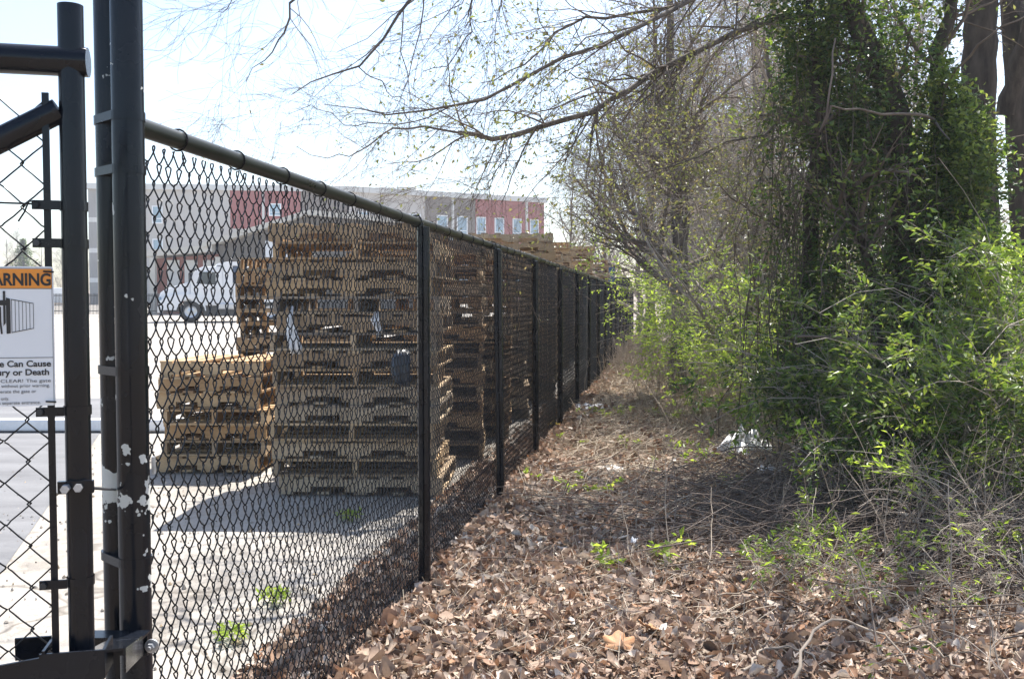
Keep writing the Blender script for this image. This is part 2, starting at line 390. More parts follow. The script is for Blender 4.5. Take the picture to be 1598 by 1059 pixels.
def haze_box():
    m = MB(); x0, x1, y0, y1, z0, z1 = -160, 80, -6, 175, -1.2, 17
    m.box(((x0+x1)/2, (y0+y1)/2, (z0+z1)/2), (x1-x0, y1-y0, z1-z0)); mt = bpy.data.materials.new('haze'); mt.use_nodes = True; t_ = mt.node_tree; t_.nodes.clear()
    ou = t_.nodes.new('ShaderNodeOutputMaterial'); pv = t_.nodes.new('ShaderNodeVolumePrincipled'); pv.inputs['Color'].default_value = (.9, .93, .97, 1); pv.inputs['Density'].default_value = HAZE; pv.inputs['Anisotropy'].default_value = .35
    t_.links.new(pv.outputs[0], ou.inputs['Volume']); o = m.build('haze', mt); tag(o, kind='stuff'); o['label'] = 'thin pale backlit haze in the air over the lot and trees'
HAZE = .0011
if HAZE: haze_box(); sc.cycles.volume_bounces = 0

n = 2600; yy = 2.4+9*rng.uniform(0, 1, n)**1.3; xx = FX(yy)-.35-rng.uniform(0, 1, n)**1.6*4.5; sz = rng.lognormal(-5.0, .45, n)
oct_ = np.array([(1, 0, 0), (0, 1, 0), (-1, 0, 0), (0, -1, 0), (0, 0, 1), (0, 0, -.4)]); V_ = oct_[None]*sz[:, None, None]*rng.uniform(.5, 1.5, (n, 1, 3))+np.stack([xx, yy, 0*xx-.008], -1)[:, None]
o_ = (np.arange(n)*6)[:, None, None]; F_ = np.array([(0, 1, 4), (1, 2, 4), (2, 3, 4), (3, 0, 4), (1, 0, 5), (2, 1, 5), (3, 2, 5), (0, 3, 5)])[None]
gm = MB(); gm.add(V_.reshape(-1, 3), (F_+o_).reshape(-1, 3)); gm.build('loose_grit', leafmat('grit_stone', [(0, (.22, .20, .18)), (.5, (.42, .38, .33)), (.8, (.12, .10, .08)), (1, (.5, .38, .24))], 0.0, .9, .2)); tag(bpy.data.objects['loose_grit'], 'loose grit and wood chips scattered over the pale concrete', 'grit', kind='stuff')
# ------------------------------------------------------------------ chain link
def chain_link(length, z0, z1, w, h, dep, wr, k=4, fine=True):
    """flattened spirals interlinked side by side: local x along, z up, y depth. returns verts, faces"""
    n = int(length/(w/2)); rows = int(round((z1-z0)/(h/2)))
    hh = (z1-z0)/rows
    ov = wr*1.1
    offs = np.array([0.0, .06, .16, .5, .84, .94]) if fine == 2 else np.array([0.0, .12, .5, .88])
    pts = []
    amp = w/4+ov
    tt = []
    for q in range(rows):
        tt += [q+o for o in offs]
    tt.append(rows); tt = np.array(tt)
    ph = tt % 2.0
    tri = np.where(ph < 1, -1+2*ph, 3-2*ph)     # -1..1..-1
    # rounded bends
    tri = np.where(np.abs(tri) > .98, np.sign(tri)*1.0, tri)
    legy = np.where(ph < 1, 1.0, -1.0)*np.sin(np.clip((ph % 1.0), 0, 1)*PI)**.4*dep
    Z_ = z0+tt*hh
    P = np.zeros((n, len(tt), 3))
    par = np.arange(n) % 2
    sgn = np.where(par == 0, 1.0, -1.0)
    P[:, :, 0] = (np.arange(n)*w/2+w/4)[:, None]+sgn[:, None]*tri[None, :]*amp
    P[:, :, 1] = legy[None, :]*sgn[:, None]
    P[:, :, 2] = Z_[None, :]
    j = rng.normal(0, .0004, (n, len(tt), 3))+np.cumsum(rng.normal(0, .00018, (n, len(tt), 3)), 1)*np.array([1, .6, .3]); P += j
    return tubes(P, np.full(P.shape[:2], wr), k)

def along(V_, origin, d, nrm):
    return origin+V_[:, 0:1]*d+V_[:, 1:2]*nrm+V_[:, 2:3]*np.array([0, 0, 1.0])

FH = 1.83
fence = thing('chain_link_fence', (FX(2.2), 2.2, 0), 'black vinyl chain link fence running away between the pallet yard and the leafy strip', 'fence')
postY = [4.72, 6.80, 8.77, 10.86, 12.93, 15.0, 17.05, 19.1, 21.15, 23.2, 25.3, 27.35, 29.4, 31.4, 33.4, 35.4]
lean = [.0, .020, .012, .008, .01, -.006, .012, .0, .01, -.008, .006, .0, .01, .0, .0, .0]
gapz = .05
# top rail
rp = [[FX(2.23), 2.23, FH+.012]]+[[FX(yy)+rng.normal(0, .004), yy, FH+rng.normal(0, .004)] for yy in postY]
rp = np.array(rp); rp[1:, 2] += np.array([.0, .0, -.005, .0]+[0]*12)
MB().tube(rp, .0225, 16).build('top_rail', M['rail'], fence, smooth=True)
# rail sleeves
# ties
s = 2.42
while s < 34:
    x0 = FX(s); zz = np.interp(s, rp[:, 1], rp[:, 2])
    if s < 14:
        a = np.linspace(0, 2*PI, 15); c = np.stack([x0+FN[0]*.0265*np.cos(a), s+FN[1]*.0265*np.cos(a)+.004*np.sin(a*.5), zz+.0265*np.sin(a)], -1)
        tail = np.array([[x0+.010, s+.0, zz-.028], [x0+.016, s+.012, zz-.05], [x0+.006, s+.02, zz-.062]])
        m = MB().tube(c, .0026, 6); m.tube(tail, .0022, 5); m.build('wire_tie', M['wire'], fence, smooth=True)
    s += .327
# line posts: rolled C-section on the path side of the mesh
def post_mesh(y, ln, first):
    bx = FX(y); z0 = -.15; z1 = FH-.03
    prof = [(-.030, -.010), (-.024, -.024), (-.004, -.030), (.0, -.024), (.004, -.030), (.024, -.024), (.030, -.010), (.030, .022), (.024, .028), (-.024, .028), (-.030, .022)]
    c = np.array([bx, y, 0])+FN*.036
    v = []
    for z in (z0, z1):
        for (u, q) in prof:
            p = c+np.array([u, q, 0]); v.append((p[0]+ln*(FH-z)*-1+ln*0, p[1], z))
    n = len(prof); f = [(i, (i+1) % n, (i+1) % n+n, i+n) for i in range(n)]
    m = MB(); m.add(v, f)
    cc = np.mean(np.array(v[n:]), 0); m.add(v[n:]+[tuple(cc+np.array([0, 0, .004]))], [(i, (i+1) % n, n) for i in range(n)])
    # loop cap clip holding the rail
    a = np.linspace(0, 2*PI, 13)
    ring = np.stack([bx+.027*np.cos(a)*FN[0], y+.027*np.cos(a)*FN[1], FH+.027*np.sin(a)], -1)
    m.tube(ring, .004, 6)
    m.box((bx+.022, y, FH-.035), (.03, .03, .05))
    return m
for i, (yy, ln) in enumerate(zip(postY, lean)):
    # lean shifts the foot to the right (photo: feet sit a little right of the heads)
    o = post_mesh(yy, -abs(ln)*.6 if i in (0, 1) else -ln*.4, i == 0).build('line_post', M['black'], fence)
# mesh panels
v, f = chain_link(2.50, gapz, FH-.022, .051, .084, .0064, .0021, 5, 2)
MB().add(along(v, np.array([FX(2.25), 2.25, 0]), FD, FN), f).build('mesh_panel', M['wire'], fence, smooth=True)
L = 2.085
v, f = chain_link(L, gapz-.02, FH-.022, .051, .084, .0064, .0020, 4, True)
ref = MB().add(along(v, np.array([FX(4.72), 4.72, 0]), FD, FN), f).build('mesh_panel', M['wire'], fence, smooth=True)
for k in range(1, 15):
    c = ref.copy(); COL.objects.link(c); c.parent = fence
    y0 = postY[k]; c.location = (FX(y0)-FX(4.72), y0-4.72, 0)
# bottom tension wire
MB().tube([(FX(q), q, .06+.01*math.sin(q*3)) for q in np.arange(2.3, 34, .4)], .0022, 5).build('tension_wire', M['wire'], fence, smooth=True)
# loose length of wire looped over the rail near the first post
MB().tube([W(638, 342, 4.7), W(643, 333, 4.7), W(650, 331, 4.72), W(655, 337, 4.74), W(651, 345, 4.75)], .0018, 5).build('loose_wire', M['wire'], fence, smooth=True)

# ------------------------------------------------------------------ terminal post pair with clamp bands
pA = W(204, 469, 2.20); pB = W(178, 469, 2.26)
gp = thing('gate_post', (pA[0], pA[1], 0), 'tall black twin pipe post with chipped paint where the fence meets the gate', 'post')
MB().tube([(pA[0], pA[1], -.2), (pA[0], pA[1], 1.0), (pA[0], pA[1], 2.55)], .0355, 32).build('post_pipe', M['blackpost'], gp, smooth=True)
MB().tube([(pB[0]+.004, pB[1], -.2), (pB[0], pB[1], 2.55)], .0355, 32).build('post_pipe', M['blackpost'], gp, smooth=True)
def hull_band(z, h, extra=.0025):
    a0 = np.array(pA[:2]); b0 = np.array(pB[:2]); d = (b0-a0)/np.linalg.norm(b0-a0); nn = np.array([-d[1], d[0]]); r = .0355+extra
    pts = []
    for th in np.linspace(-PI/2, PI/2, 14): pts.append(a0-d*r*math.cos(th)+nn*r*math.sin(th))
    for th in np.linspace(PI/2, -PI/2, 14): pts.append(b0+d*r*math.cos(th)+nn*r*math.sin(th))
    n = len(pts); v = [(p[0], p[1], z-h/2) for p in pts]+[(p[0], p[1], z+h/2) for p in pts]
    m = MB(); m.add(v, [(i, (i+1) % n, (i+1) % n+n, i+n) for i in range(n)])
    inner = [(a0+(p-a0)*.93, b0) for p in pts]
    m.add(v[n:]+[(*(.5*(a0+b0)), z+h/2)], [(i, (i+1) % n, n) for i in range(n)])
    m.add(v[:n]+[(*(.5*(a0+b0)), z-h/2)], [((i+1) % n, i, n) for i in range(n)])
    return m
for py in (181, 264, 580, 883):
    z = 1.44-(py-469)*2.17/1500; hull_band(z, .020).build('clamp_band', M['black'], gp)
for q in (640, 760):
    pass
# small grey clip on the post edge
MB().box((pA[0]+.043, pA[1]+.01, 1.44-(728-469)*2.2/1500), (.006, .012, .040)).build('clip', M['bolt'], gp)

# ------------------------------------------------------------------ swing gate
GY = 1.70; ga = W(118, 469, GY)
gdir = np.array([-.976, -.22, 0]); gdir /= np.linalg.norm(gdir); gnr = np.array([gdir[1], -gdir[0], 0])
if gnr[1] > 0: gnr = -gnr     # towards the camera
gate = thing('swing_gate', (ga[0], ga[1], 0), 'black pipe framed chain link gate with diagonal brace beside the twin pipe post', 'gate')
def G(s, z, off=0.0): return np.array([ga[0], ga[1], 0])+gdir*s+gnr*off+np.array([0, 0, z])
def gz(py, Yd=GY): return CAMH-(py-469)*Yd/1500
GW = 1.35; GB = .12
ztop = gz(101)
MB().tube([G(0, GB), G(0, gz(15))], .0215, 24).build('gate_stile', M['black'], gate, smooth=True)
MB().tube([G(GW, GB), G(GW, ztop+.1)], .0215, 20).build('gate_stile', M['black'], gate, smooth=True)
MB().tube([G(-.028, ztop), G(GW, ztop)], .0255, 24).build('gate_rail', M['black'], gate, smooth=True)
MB().tube([G(0, GB), G(GW, GB)], .0215, 20).build('gate_rail', M['black'], gate, smooth=True)
zb0 = gz(178); sl_ = .56
MB().tube([G(0.021, zb0+.002), G(GW, zb0-GW*sl_)], .0215, 20).build('diagonal_brace', M['black'], gate, smooth=True)
# weld fillet

# tension bar and bands
zt = gz(152); 
MB().box(G(.0405, (zt+GB)/2, .012), (.011, .005, zt-GB), rz=math.atan2(gdir[1], gdir[0])).build('tension_bar', M['black'], gate)
rzg = math.atan2(gdir[1], gdir[0])
for i, py in enumerate((323, 381, 640, 909)):
    z = gz(py); m = MB()
    a = np.linspace(0, 2*PI, 21); 
    ring = [(G(0, z)+gdir*.0235*math.cos(t_)+gnr*.0235*math.sin(t_)) for t_ in a[:-1]]; n = 20
    v = [tuple(p-np.array([0, 0, .008])) for p in ring]+[tuple(p+np.array([0, 0, .008])) for p in ring]
    m.add(v, [(k, (k+1) % n, (k+1) % n+n, k+n) for k in range(n)])
    m.box(G(.041, z, .019), (.045, .004, .016), rz=rzg)
    o = m.build('tension_band', M['black'], gate)
    b = MB(); b.tube([G(.056, z, .02), G(.056, z, .028)], .0055, 8)
    b.build('band_bolt', M['dark'] if i else M['black'], gate)
    if i == 0:
        MB().tube([G(.06, z+.001, .022), G(.3, z+.006, .012), G(GW, z+.0, .0)], .0018, 6).build('brace_wire', M['wire'], gate, smooth=True)
        MB().tube([G(.055, z+.006, .03), G(.066, z+.004, .03), G(.073, z-.014, .03), G(.083, z-.03, .03)], .0016, 5).build('wire_end', M['wire'], gate, smooth=True)
# gate mesh
v, f = chain_link(GW-.045, GB+.03, gz(160), .075, .075, .0045, .0015, 6, 2)
V2 = np.array([G(.045, 0)])+v[:, 0:1]*gdir+v[:, 1:2]*gnr+v[:, 2:3]*np.array([0, 0, 1.0])
MB().add(V2, f).build('gate_mesh', M['wire'], gate, smooth=True)
# bolt with rod through to the post
z = gz(757)
m = MB(); m.box(G(.0, z, .024), (.058, .012, .022), rz=rzg); m.build('latch_clamp', M['black'], gate)
m = MB(); m.tube([G(.014, z, .03), G(.014, z, .047)], .0075, 6); m.tube([G(-.006, z, .03), G(-.006, z, .040)], .0075, 6)
m.build('clamp_bolt', M['bolt'], gate)
MB().tube([G(-.02, z-.003, .022), np.array([pB[0]+.01, pB[1]-.035, 1.44-(766-469)*2.22/1500])], .0030, 8).build('latch_rod', M['dark'], gate, smooth=True)

# ------------------------------------------------------------------ latch bracket assembly joining gate and post
zk = gz(1030)
lb = thing('gate_latch', G(0, zk), 'black steel fork latch bracket bolted low down between gate and twin pipe post', 'latch')
m = MB()
c0 = G(.0, zk, .050)
m.box(c0+gdir*.006, (.105, .005, .052), rz=rzg)                         # front plate
m.box(G(-.045, zk, .012), (.005, .078, .050), rz=rzg)                   # fork cheek right
m.box(G(.052, zk+.006, .012), (.005, .078, .050), rz=rzg)               # fork cheek left
m.build('fork_plate', M['black'], lb)
m = MB(); m.box(G(.125, zk-.012, .047), (.15, .006, .045), rz=rzg, ry=.12); m.box(G(.085, zk+.014, -.02), (.06, .005, .04), rz=rzg); m.build('striker_bar', M['black'], lb)
# web plate leading back to the post and the clamp plate with washer and bolt
zp = 1.44-(1008-469)*2.16/1500
a = np.array([ga[0]+.05, ga[1]-.02, zk+.018]); b = np.array([pA[0]+.0, pA[1]-.045, zp+.016])
dv = b-a; Lb = np.linalg.norm(dv[:2]); ang = math.atan2(dv[1], dv[0])
m = MB(); mid = (a+b)/2
sy = .030
u = np.array([math.cos(ang), math.sin(ang), 0]); wv = np.array([-u[1], u[0], 0])
def slab(m, p, q, half, th):
    v = []
    for e, c in ((p, -1), (q, -1), (q, 1), (p, 1)): v.append(e+wv*half*c)
    vv = [tuple(x) for x in v]+[tuple(x-np.array([0, 0, th])) for x in v]
    m.add(vv, [(0, 1, 2, 3), (7, 6, 5, 4), (0, 4, 5, 1), (1, 5, 6, 2), (2, 6, 7, 3), (3, 7, 4, 0)])
slab(m, a, b, sy, .005)
for sgn in (-1, 1):
    p = a+wv*sy*sgn; q = b+wv*sy*sgn
    vv = [p, q, q-np.array([0, 0, .045]), p-np.array([0, 0, .045])]; vv2 = [x+wv*.004*sgn for x in vv]
    m.add([tuple(x) for x in vv+vv2], [(0, 1, 2, 3), (7, 6, 5, 4), (0, 4, 5, 1), (1, 5, 6, 2), (2, 6, 7, 3), (3, 7, 4, 0)])
m.build('web_plate', M['black'], lb)
m = MB(); m.box((pA[0]-.02, pA[1]-.040, zp-.004), (.125, .006, .052)); m.box((pA[0]-.02, pA[1]-.062, zp+.024), (.135, .05, .005)); m.build('clamp_plate', M['black'], lb)
bx_ = W(236, 1008, 2.13)
m = MB(); m.tube([bx_+np.array([0, .006, 0]), bx_+np.array([0, .001, 0])], .0155, 24); m.tube([bx_, bx_-np.array([0, .010, 0])], .009, 6); m.tube([bx_-np.array([0, .01, 0]), bx_-np.array([0, .017, 0])], .0045, 10)
m.build('washer_bolt', M['bolt'], lb)

# ------------------------------------------------------------------ warning sign on the gate
sg = thing('warning_sign', G(.13, gz(525), .03), 'white warning sign with orange header wired to the gate mesh', 'sign')
SX1 = 85; SX0 = -82
def sgp(px, py, off=0.0):
    """point on the sign plane under photo position"""
    # plane through G(.,.,.026) with directions gdir / z
    r = W(px, py, 1.0)-np.array([0, 0, CAMH]); n_ = gnr; p0 = G(0, 0, .026+off)-np.array([0, 0, CAMH])
    k = np.dot(p0, n_)/np.dot(r, n_); return np.array([0, 0, CAMH])+r*k
def s_of(px): return float(np.dot(sgp(px, 520)-G(0, 0), gdir))
sr, slx = s_of(SX1), s_of(-82)
szt, szb = sgp(85, 416)[2], sgp(85, 632)[2]
def SP(u, v, off=0.0):   # u 0..1 left to right, v 0..1 bottom to top
    return G(slx+(sr-slx)*u, szb+(szt-szb)*v, .026+off)
def quad_poly(poly, off, th=.0006):
    n = len(poly); top = [SP(u, v, off+th) for u, v in poly]; bot = [SP(u, v, off) for u, v in poly]
    m = MB(); c = SP(sum(p[0] for p in poly)/n, sum(p[1] for p in poly)/n, off+th)
    m.add([tuple(p) for p in top]+[tuple(c)], [(i, (i+1) % n, n) for i in range(n)])
    m.add([tuple(p) for p in top+bot], [(i, i+n, (i+1) % n+n, (i+1) % n) for i in range(n)])
    return m
def rrect(u0, v0, u1, v1, r=.02, asp=None):
    asp = asp or 1.3; p = []
    for cx, cy, a0 in ((u1-r*asp, v1-r, 0), (u0+r*asp, v1-r, 90), (u0+r*asp, v0+r, 180), (u1-r*asp, v0+r, 270)):
        for t_ in np.linspace(0, 90, 5): p.append((cx+r*asp*math.cos(math.radians(a0+t_)), cy+r*math.sin(math.radians(a0+t_))))
    return p
M['signw'] = simple('sign_white', (.72, .74, .77), .35, 0, .03, 5)
M['signo'] = simple('sign_orange', (.75, .27, .03), .4, 0, .03, 5)
M['ink'] = simple('sign_ink', (.02, .018, .018), .5, 0, .1, 5)
m = MB()
panel = quad_poly(rrect(0, 0, 1, 1, .02), 0, .0014); panel.build('sign_panel', M['signw'], sg)
quad_poly(rrect(.015, .845, .985, .982, .008), .0016, .0003).build('orange_header', M['signo'], sg)
m = quad_poly([(.015, .84), (.985, .84), (.985, .844), (.015, .844)], .0021, .0002)
for poly in ([(.012, .345), (.985, .345), (.985, .349), (.012, .349)], [(.985, .01), (.989, .01), (.989, .985), (.985, .985)], [(.011, .01), (.015, .01), (.015, .985), (.011, .985)], [(.015, .985), (.985, .985), (.985, .988), (.015, .988)]):
    q = quad_poly(poly, .0022, .0002); [m.add(vv, ff-ff.min() if False else ff) for vv, ff in []]
    base = m.n
    for vv, ff in zip(q.v, q.f): pass
    off = 0
    for vv, ff in zip(q.v, q.f):
        m.add(vv, ff-off); off += len(vv)
m.build('border_lines', M['ink'], sg)
def text(txt, u0, u1, v, hgt, bold=0.0, mat='ink', name='lettering'):
    cu = bpy.data.curves.new('txt', 'FONT'); cu.body = txt; cu.size = 1; cu.offset = bold; cu.extrude = 0.0
    o = bpy.data.objects.new('txt', cu); COL.objects.link(o); bpy.context.view_layer.update()
    me = bpy.data.meshes.new_from_object(o.evaluated_get(bpy.context.evaluated_depsgraph_get()))
    V_ = np.zeros(len(me.vertices)*3, np.float32); me.vertices.foreach_get('co', V_); V_ = V_.reshape(-1, 3)
    F = [tuple(p.vertices) for p in me.polygons]
    x0, x1 = V_[:, 0].min(), V_[:, 0].max(); cap = .73
    P = [tuple(SP(u0+(u1-u0)*(q[0]-x0)/(x1-x0), v+q[1]/cap*hgt, .0026)) for q in V_]
    m = MB(); tris = [f_ for f_ in F if len(f_) == 3]; quads = [f_ for f_ in F if len(f_) == 4]
    for f_ in F:
        if len(f_) > 4: tris += [(f_[0], f_[i], f_[i+1]) for i in range(1, len(f_)-1)]
    m.v.append(np.array(P)); m.n = len(P)
    if tris: m.f.append(np.array(tris))
    if quads: m.f.append(np.array(quads))
    bpy.data.objects.remove(o); bpy.data.curves.remove(cu); bpy.data.meshes.remove(me)
    return m.build(name, M[mat], sg)
text('WARNING', .27, .978, .866, .088, .03)
text('Moving Gate Can Cause', .035, .965, .283, .045, .025)
text('Serious Injury or Death', .055, .945, .222, .045, .025)
text('KEEP CLEAR! The gate', .32, .96, .170, .024, .0)
text('may move at any time without prior warning.', .03, .95, .135, .024)
text('Do not let children operate the gate or', .03, .82, .095, .024)
text('play in the gate area.', .03, .42, .07, .020)
text('This entrance is for vehicles only.', .03, .56, .045, .024)
text('Pedestrians must use a separate entrance.', .03, .86, .014, .024)
# hazard triangle
quad_poly([(.05, .86), (.22, .86), (.135, .97)], .0022, .0002).build('hazard_triangle', M['ink'], sg)
quad_poly([(.128, .895), (.142, .895), (.146, .945), (.124, .945)], .0026, .0002).build('exclamation_mark', M['signo'], sg)
# pictogram: gate panel with bars, post, pinching edge
def U(px): return (px+82)/167.0
def Vp(py): return (632-py)/216.0
def addq(m, poly, off=.0022):
    q = quad_poly(poly, off, .0002); o_ = 0
    for vv, ff in zip(q.v, q.f): m.add(vv, ff-o_); o_ += len(vv)
m = MB()
addq(m, [(U(10), Vp(520)), (U(16.5), Vp(519)), (U(16.5), Vp(466)), (U(10), Vp(464))])
addq(m, [(U(-8), Vp(468)), (U(10), Vp(468)), (U(10), Vp(476)), (U(-8), Vp(476))])
addq(m, [(U(5.5), Vp(508)), (U(9), Vp(503)), (U(9), Vp(454)), (U(5.5), Vp(454))], .0026)
for k in range(7):
    x_ = 18.5+k*5.7; tt_ = (x_-18.5)/35; y0_ = 467+6*tt_; y1_ = 518-6.5*tt_
    addq(m, [(U(x_-.35), Vp(y1_)), (U(x_+.35), Vp(y1_)), (U(x_+.35), Vp(y0_)), (U(x_-.35), Vp(y0_))])
addq(m, [(U(18), Vp(518.6)), (U(53), Vp(512)), (U(53), Vp(511)), (U(18), Vp(517.4))])
addq(m, [(U(18), Vp(467.4)), (U(53), Vp(473.6)), (U(53), Vp(472.6)), (U(18), Vp(466.2))])
# a plain pinched figure left of the post
addq(m, [(U(-6), Vp(478)), (U(2), Vp(478)), (U(2), Vp(500)), (U(-6), Vp(500))])
addq(m, [(U(-6), Vp(500)), (U(-3), Vp(500)), (U(-5), Vp(520)), (U(-8), Vp(520))])
addq(m, [(U(-1), Vp(500)), (U(2), Vp(500)), (U(4), Vp(520)), (U(1), Vp(520))])
addq(m, [(U(-4+3.2*math.cos(a_)), Vp(472+3.2*math.sin(a_))) for a_ in np.linspace(0, 2*PI, 12)[:-1]][::-1], .0028)
m.build('pictogram', M['ink'], sg)
m = MB()
for (u, v) in ((.96, .965), (.96, .03), (.04, .965), (.04, .03)):
    m.tube([SP(u-.05, v, .004), SP(u+.05, v-.004, .004)], .0016, 6)
m.build('cable_ties', M['black'], sg)
# ------------------------------------------------------------------ pallets
PT = .132
def deck(W_, D_, n, z, wide, seed, th=.017, miss=None):
    r = np.random.default_rng(seed); m = MB(); pitch = (W_-wide)/(n-1)
    for i in range(n):
        if miss is not None and i in miss: continue
        x = -W_/2+wide/2+i*pitch+(r.normal(0, .004) if 0 < i < n-1 else 0)
        m.box((x, r.normal(0, .004), z), (wide*r.uniform(.9, 1.0), D_, th), rz=r.normal(0, .006))
    return m
def make_pallet(W_, D_, mat, seed, side=True):
    """side=True: stringers run along x so the notched side faces the camera"""
    r = np.random.default_rng(seed)
    root = bpy.data.objects.new('wooden_pallet', None); COL.objects.link(root)
    A, B = (W_, D_) if side else (D_, W_)          # A along the stringer
    def place(m, name):
        if not side:
            for i, v in enumerate(m.v): m.v[i] = np.stack([-v[:, 1], v[:, 0], v[:, 2]], -1)
        return m.build(name, mat, root, local=True)
    place(deck(A, B, 7, PT-.009, .105, seed+1, miss=(3,) if seed % 5 == 2 else None), 'top_deck')
    place(deck(A, B, 5, .009, .10, seed+2), 'bottom_deck')
    h0, h1 = .0185, PT-.0185
    for q in (-1, 0, 1):
        y = q*(B/2-.019)
        nz = h0+.040; a = A/2
        n1, n2 = a*.62, a*.20
        m = MB()
        # stringer as boxes butted end to end around the two notches
        segs = [(-a, -n1, h0), (-n1, -n2, nz), (-n2, n2, h0), (n2, n1, nz), (n1, a, h0)]
        if q == 1 and False: pass
        outline = []
        for s0, s1, zb in segs: outline += [(s0+(.012 if zb == nz else 0), zb), (s1-(.012 if zb == nz else 0), zb)]
        # side faces built column-wise
        for s0, s1, zb in segs:
            v = [(s0, y-.018, zb), (s1, y-.018, zb), (s1, y+.018, zb), (s0, y+.018, zb), (s0, y-.018, h1), (s1, y-.018, h1), (s1, y+.018, h1), (s0, y+.018, h1)]
            fs = [(0, 3, 2, 1), (4, 5, 6, 7), (0, 1, 5, 4), (2, 3, 7, 6)]
            if s0 == -a or zb == h0: fs.append((3, 0, 4, 7))
            if s1 == a or zb == h0: fs.append((1, 2, 6, 5))
            m.add(v, fs)
        for i_, v_ in enumerate(m.v): pass
        # weld so the whole stringer is one island (one wood tone)
        if not side:
            for i_, v_ in enumerate(m.v): m.v[i_] = np.stack([-v_[:, 1], v_[:, 0], v_[:, 2]], -1)
        m.build('stringer', mat, root, local=True, fixn=True)
    return root
protos = {}
for key, (W_, D_) in {'A': (.86, 1.02), 'B': (1.22, 1.02)}.items():
    for mt in ('fresh', 'mixed', 'grey'):
        for side in (True, False):
            for sd_ in (1, 2):
                protos[(key, mt, side, sd_)] = None
def proto(key, mt, side, sd_):
    k = (key, mt, side, sd_)
    W_, D_ = {'A': (.86, 1.02), 'B': (1.22, 1.02), 'C': (1.0, 1.2)}[key]
    if protos.get(k) is None:
        protos[k] = make_pallet(W_, D_, M[mt], sd_*7+{'A': 0, 'B': 3, 'C': 5}[key], side); return protos[k], True
    return protos[k], False
ORD = ['topmost', 'second from top', 'third from top', 'fourth from top', 'fifth from top', 'sixth from top', 'seventh from top', 'eighth from top', 'ninth from top', 'tenth from top', 'eleventh from top', 'twelfth from top', 'thirteenth from top', 'fourteenth from top', 'fifteenth from top', 'sixteenth from top', 'seventeenth from top', 'eighteenth from top', 'nineteenth from top', 'twentieth from top', 'twenty first from top', 'twenty second from top']
TONE = {'fresh': 'yellow', 'mixed': 'tan', 'grey': 'grey'}
def stack(x, y, n, key, mts, sides, where, group, rz=0.0, jit=.018, z0=0.0, seed=0):
    r = np.random.default_rng(seed+100)
    tops = []
    for k in range(n):
        mt = mts[k % len(mts)] if isinstance(mts, (list, tuple)) else mts
        sd_ = int(r.integers(1, 3)); side = sides[k % len(sides)]
        p, first = proto(key, mt, side, sd_)
        px_, py_ = x+r.normal(0, jit), y+r.normal(0, jit); rr = rz+r.normal(0, .018)
        z = z0+k*(PT+.0015)
        lab = '%s pallet, %s of the %s' % (TONE[mt], ORD[n-1-k] if k else 'lowest', where)
        if first: o = p; o.location = (px_, py_, z); o.rotation_euler = (0, 0, rr)
        else: o = copy_thing(p, (px_, py_, z), rr)
        tag(o, lab, 'pallet', group); tops.append((px_, py_, z+PT))
    return tops
def front(pxl, Y): return W(pxl, 600, Y)[0]
rzf = -.10
# A short stack at the left
Y = 8.0; xa = front(254, Y)+.43
stack(xa, Y+.5, 7, 'A', ['fresh', 'mixed', 'fresh', 'fresh', 'mixed', 'fresh', 'fresh'], [True, False, True, False, True, True, True], 'short stack on the left', 'pallets in the short left stack', seed=1, jit=.03, z0=.005, rz=-.03)
# B main stack behind the first post
Y = 7.06; xb = front(428, Y)+.61
stack(xb, Y+.5, 15, 'B', ['grey', 'mixed', 'grey', 'mixed', 'grey', 'grey', 'mixed', 'mixed', 'grey', 'mixed', 'grey', 'mixed', 'mixed', 'fresh', 'mixed'], [True, False, True, False, True, True, False], 'big stack behind the nearest line post', 'pallets in the big front stack', seed=2, z0=.005, rz=-.02)
# C behind A
Y = 9.7; xc = front(370, Y)+.61
stack(xc, Y+.5, 14, 'B', ['mixed', 'mixed', 'fresh', 'mixed', 'fresh'], [False, False, True, False, False], 'tall stack behind the short stack', 'pallets in the tall stack behind the short one', seed=3, z0=.005)
# H behind B next to the fence
Y = 8.75; xh = front(752, Y)-.61
stack(xh, Y+.5, 15, 'B', ['mixed', 'grey', 'mixed', 'fresh', 'grey'], [False, False, True], 'stack between first and second line posts', 'pallets in the stack behind the big one', seed=4, z0=.005)
# rows further along the fence
Y = 10.15; x_ = FX(Y)-.40-.61
stack(x_, Y+.5, 15, 'B', ['mixed', 'fresh', 'grey'], [False, False, True], 'stack seen through the second fence bay', 'pallets in the stack behind the second fence bay', seed=15, z0=.005)
Y = 11.7; x_ = FX(Y)-.45-.61
stack(x_, Y+.5, 15, 'B', ['grey', 'grey', 'mixed'], [False, True, True], 'stack seen through the third fence bay', 'pallets in the stack behind the third fence bay', seed=5, z0=.005)
Y = 13.8; x_ = front(864, Y)-.61
stack(x_, Y+.5, 18, 'B', ['mixed', 'grey', 'fresh', 'mixed'], [True, True, False, True, True, True], 'stack above the rail below the red facade', 'pallets in the first stack rising above the rail', seed=6, z0=.005)
Y = 17.3; x_ = FX(Y)-.6-.61
stack(x_, Y+.5, 17, 'B', ['grey', 'mixed'], [True, False, True], 'stack behind the fourth fence bay', 'pallets in the stack behind the fourth fence bay', seed=7, z0=.005)
Y = 20.5; x_ = front(889, Y)-.5
stack(x_, Y+.5, 20, 'C', ['fresh', 'mixed'], [True, False, True], 'narrow stack after the red facade', 'pallets in the middle stack above the rail', seed=8, z0=.005)
Y = 24.3; x_ = front(925, Y)-.5
stack(x_, Y+.5, 21, 'C', ['fresh', 'mixed', 'fresh'], [False, True, True], 'highest stack far along the fence', 'pallets in the highest far stack', seed=9, z0=.005, jit=.03)
Y = 29.5; x_ = front(949, Y)-.5
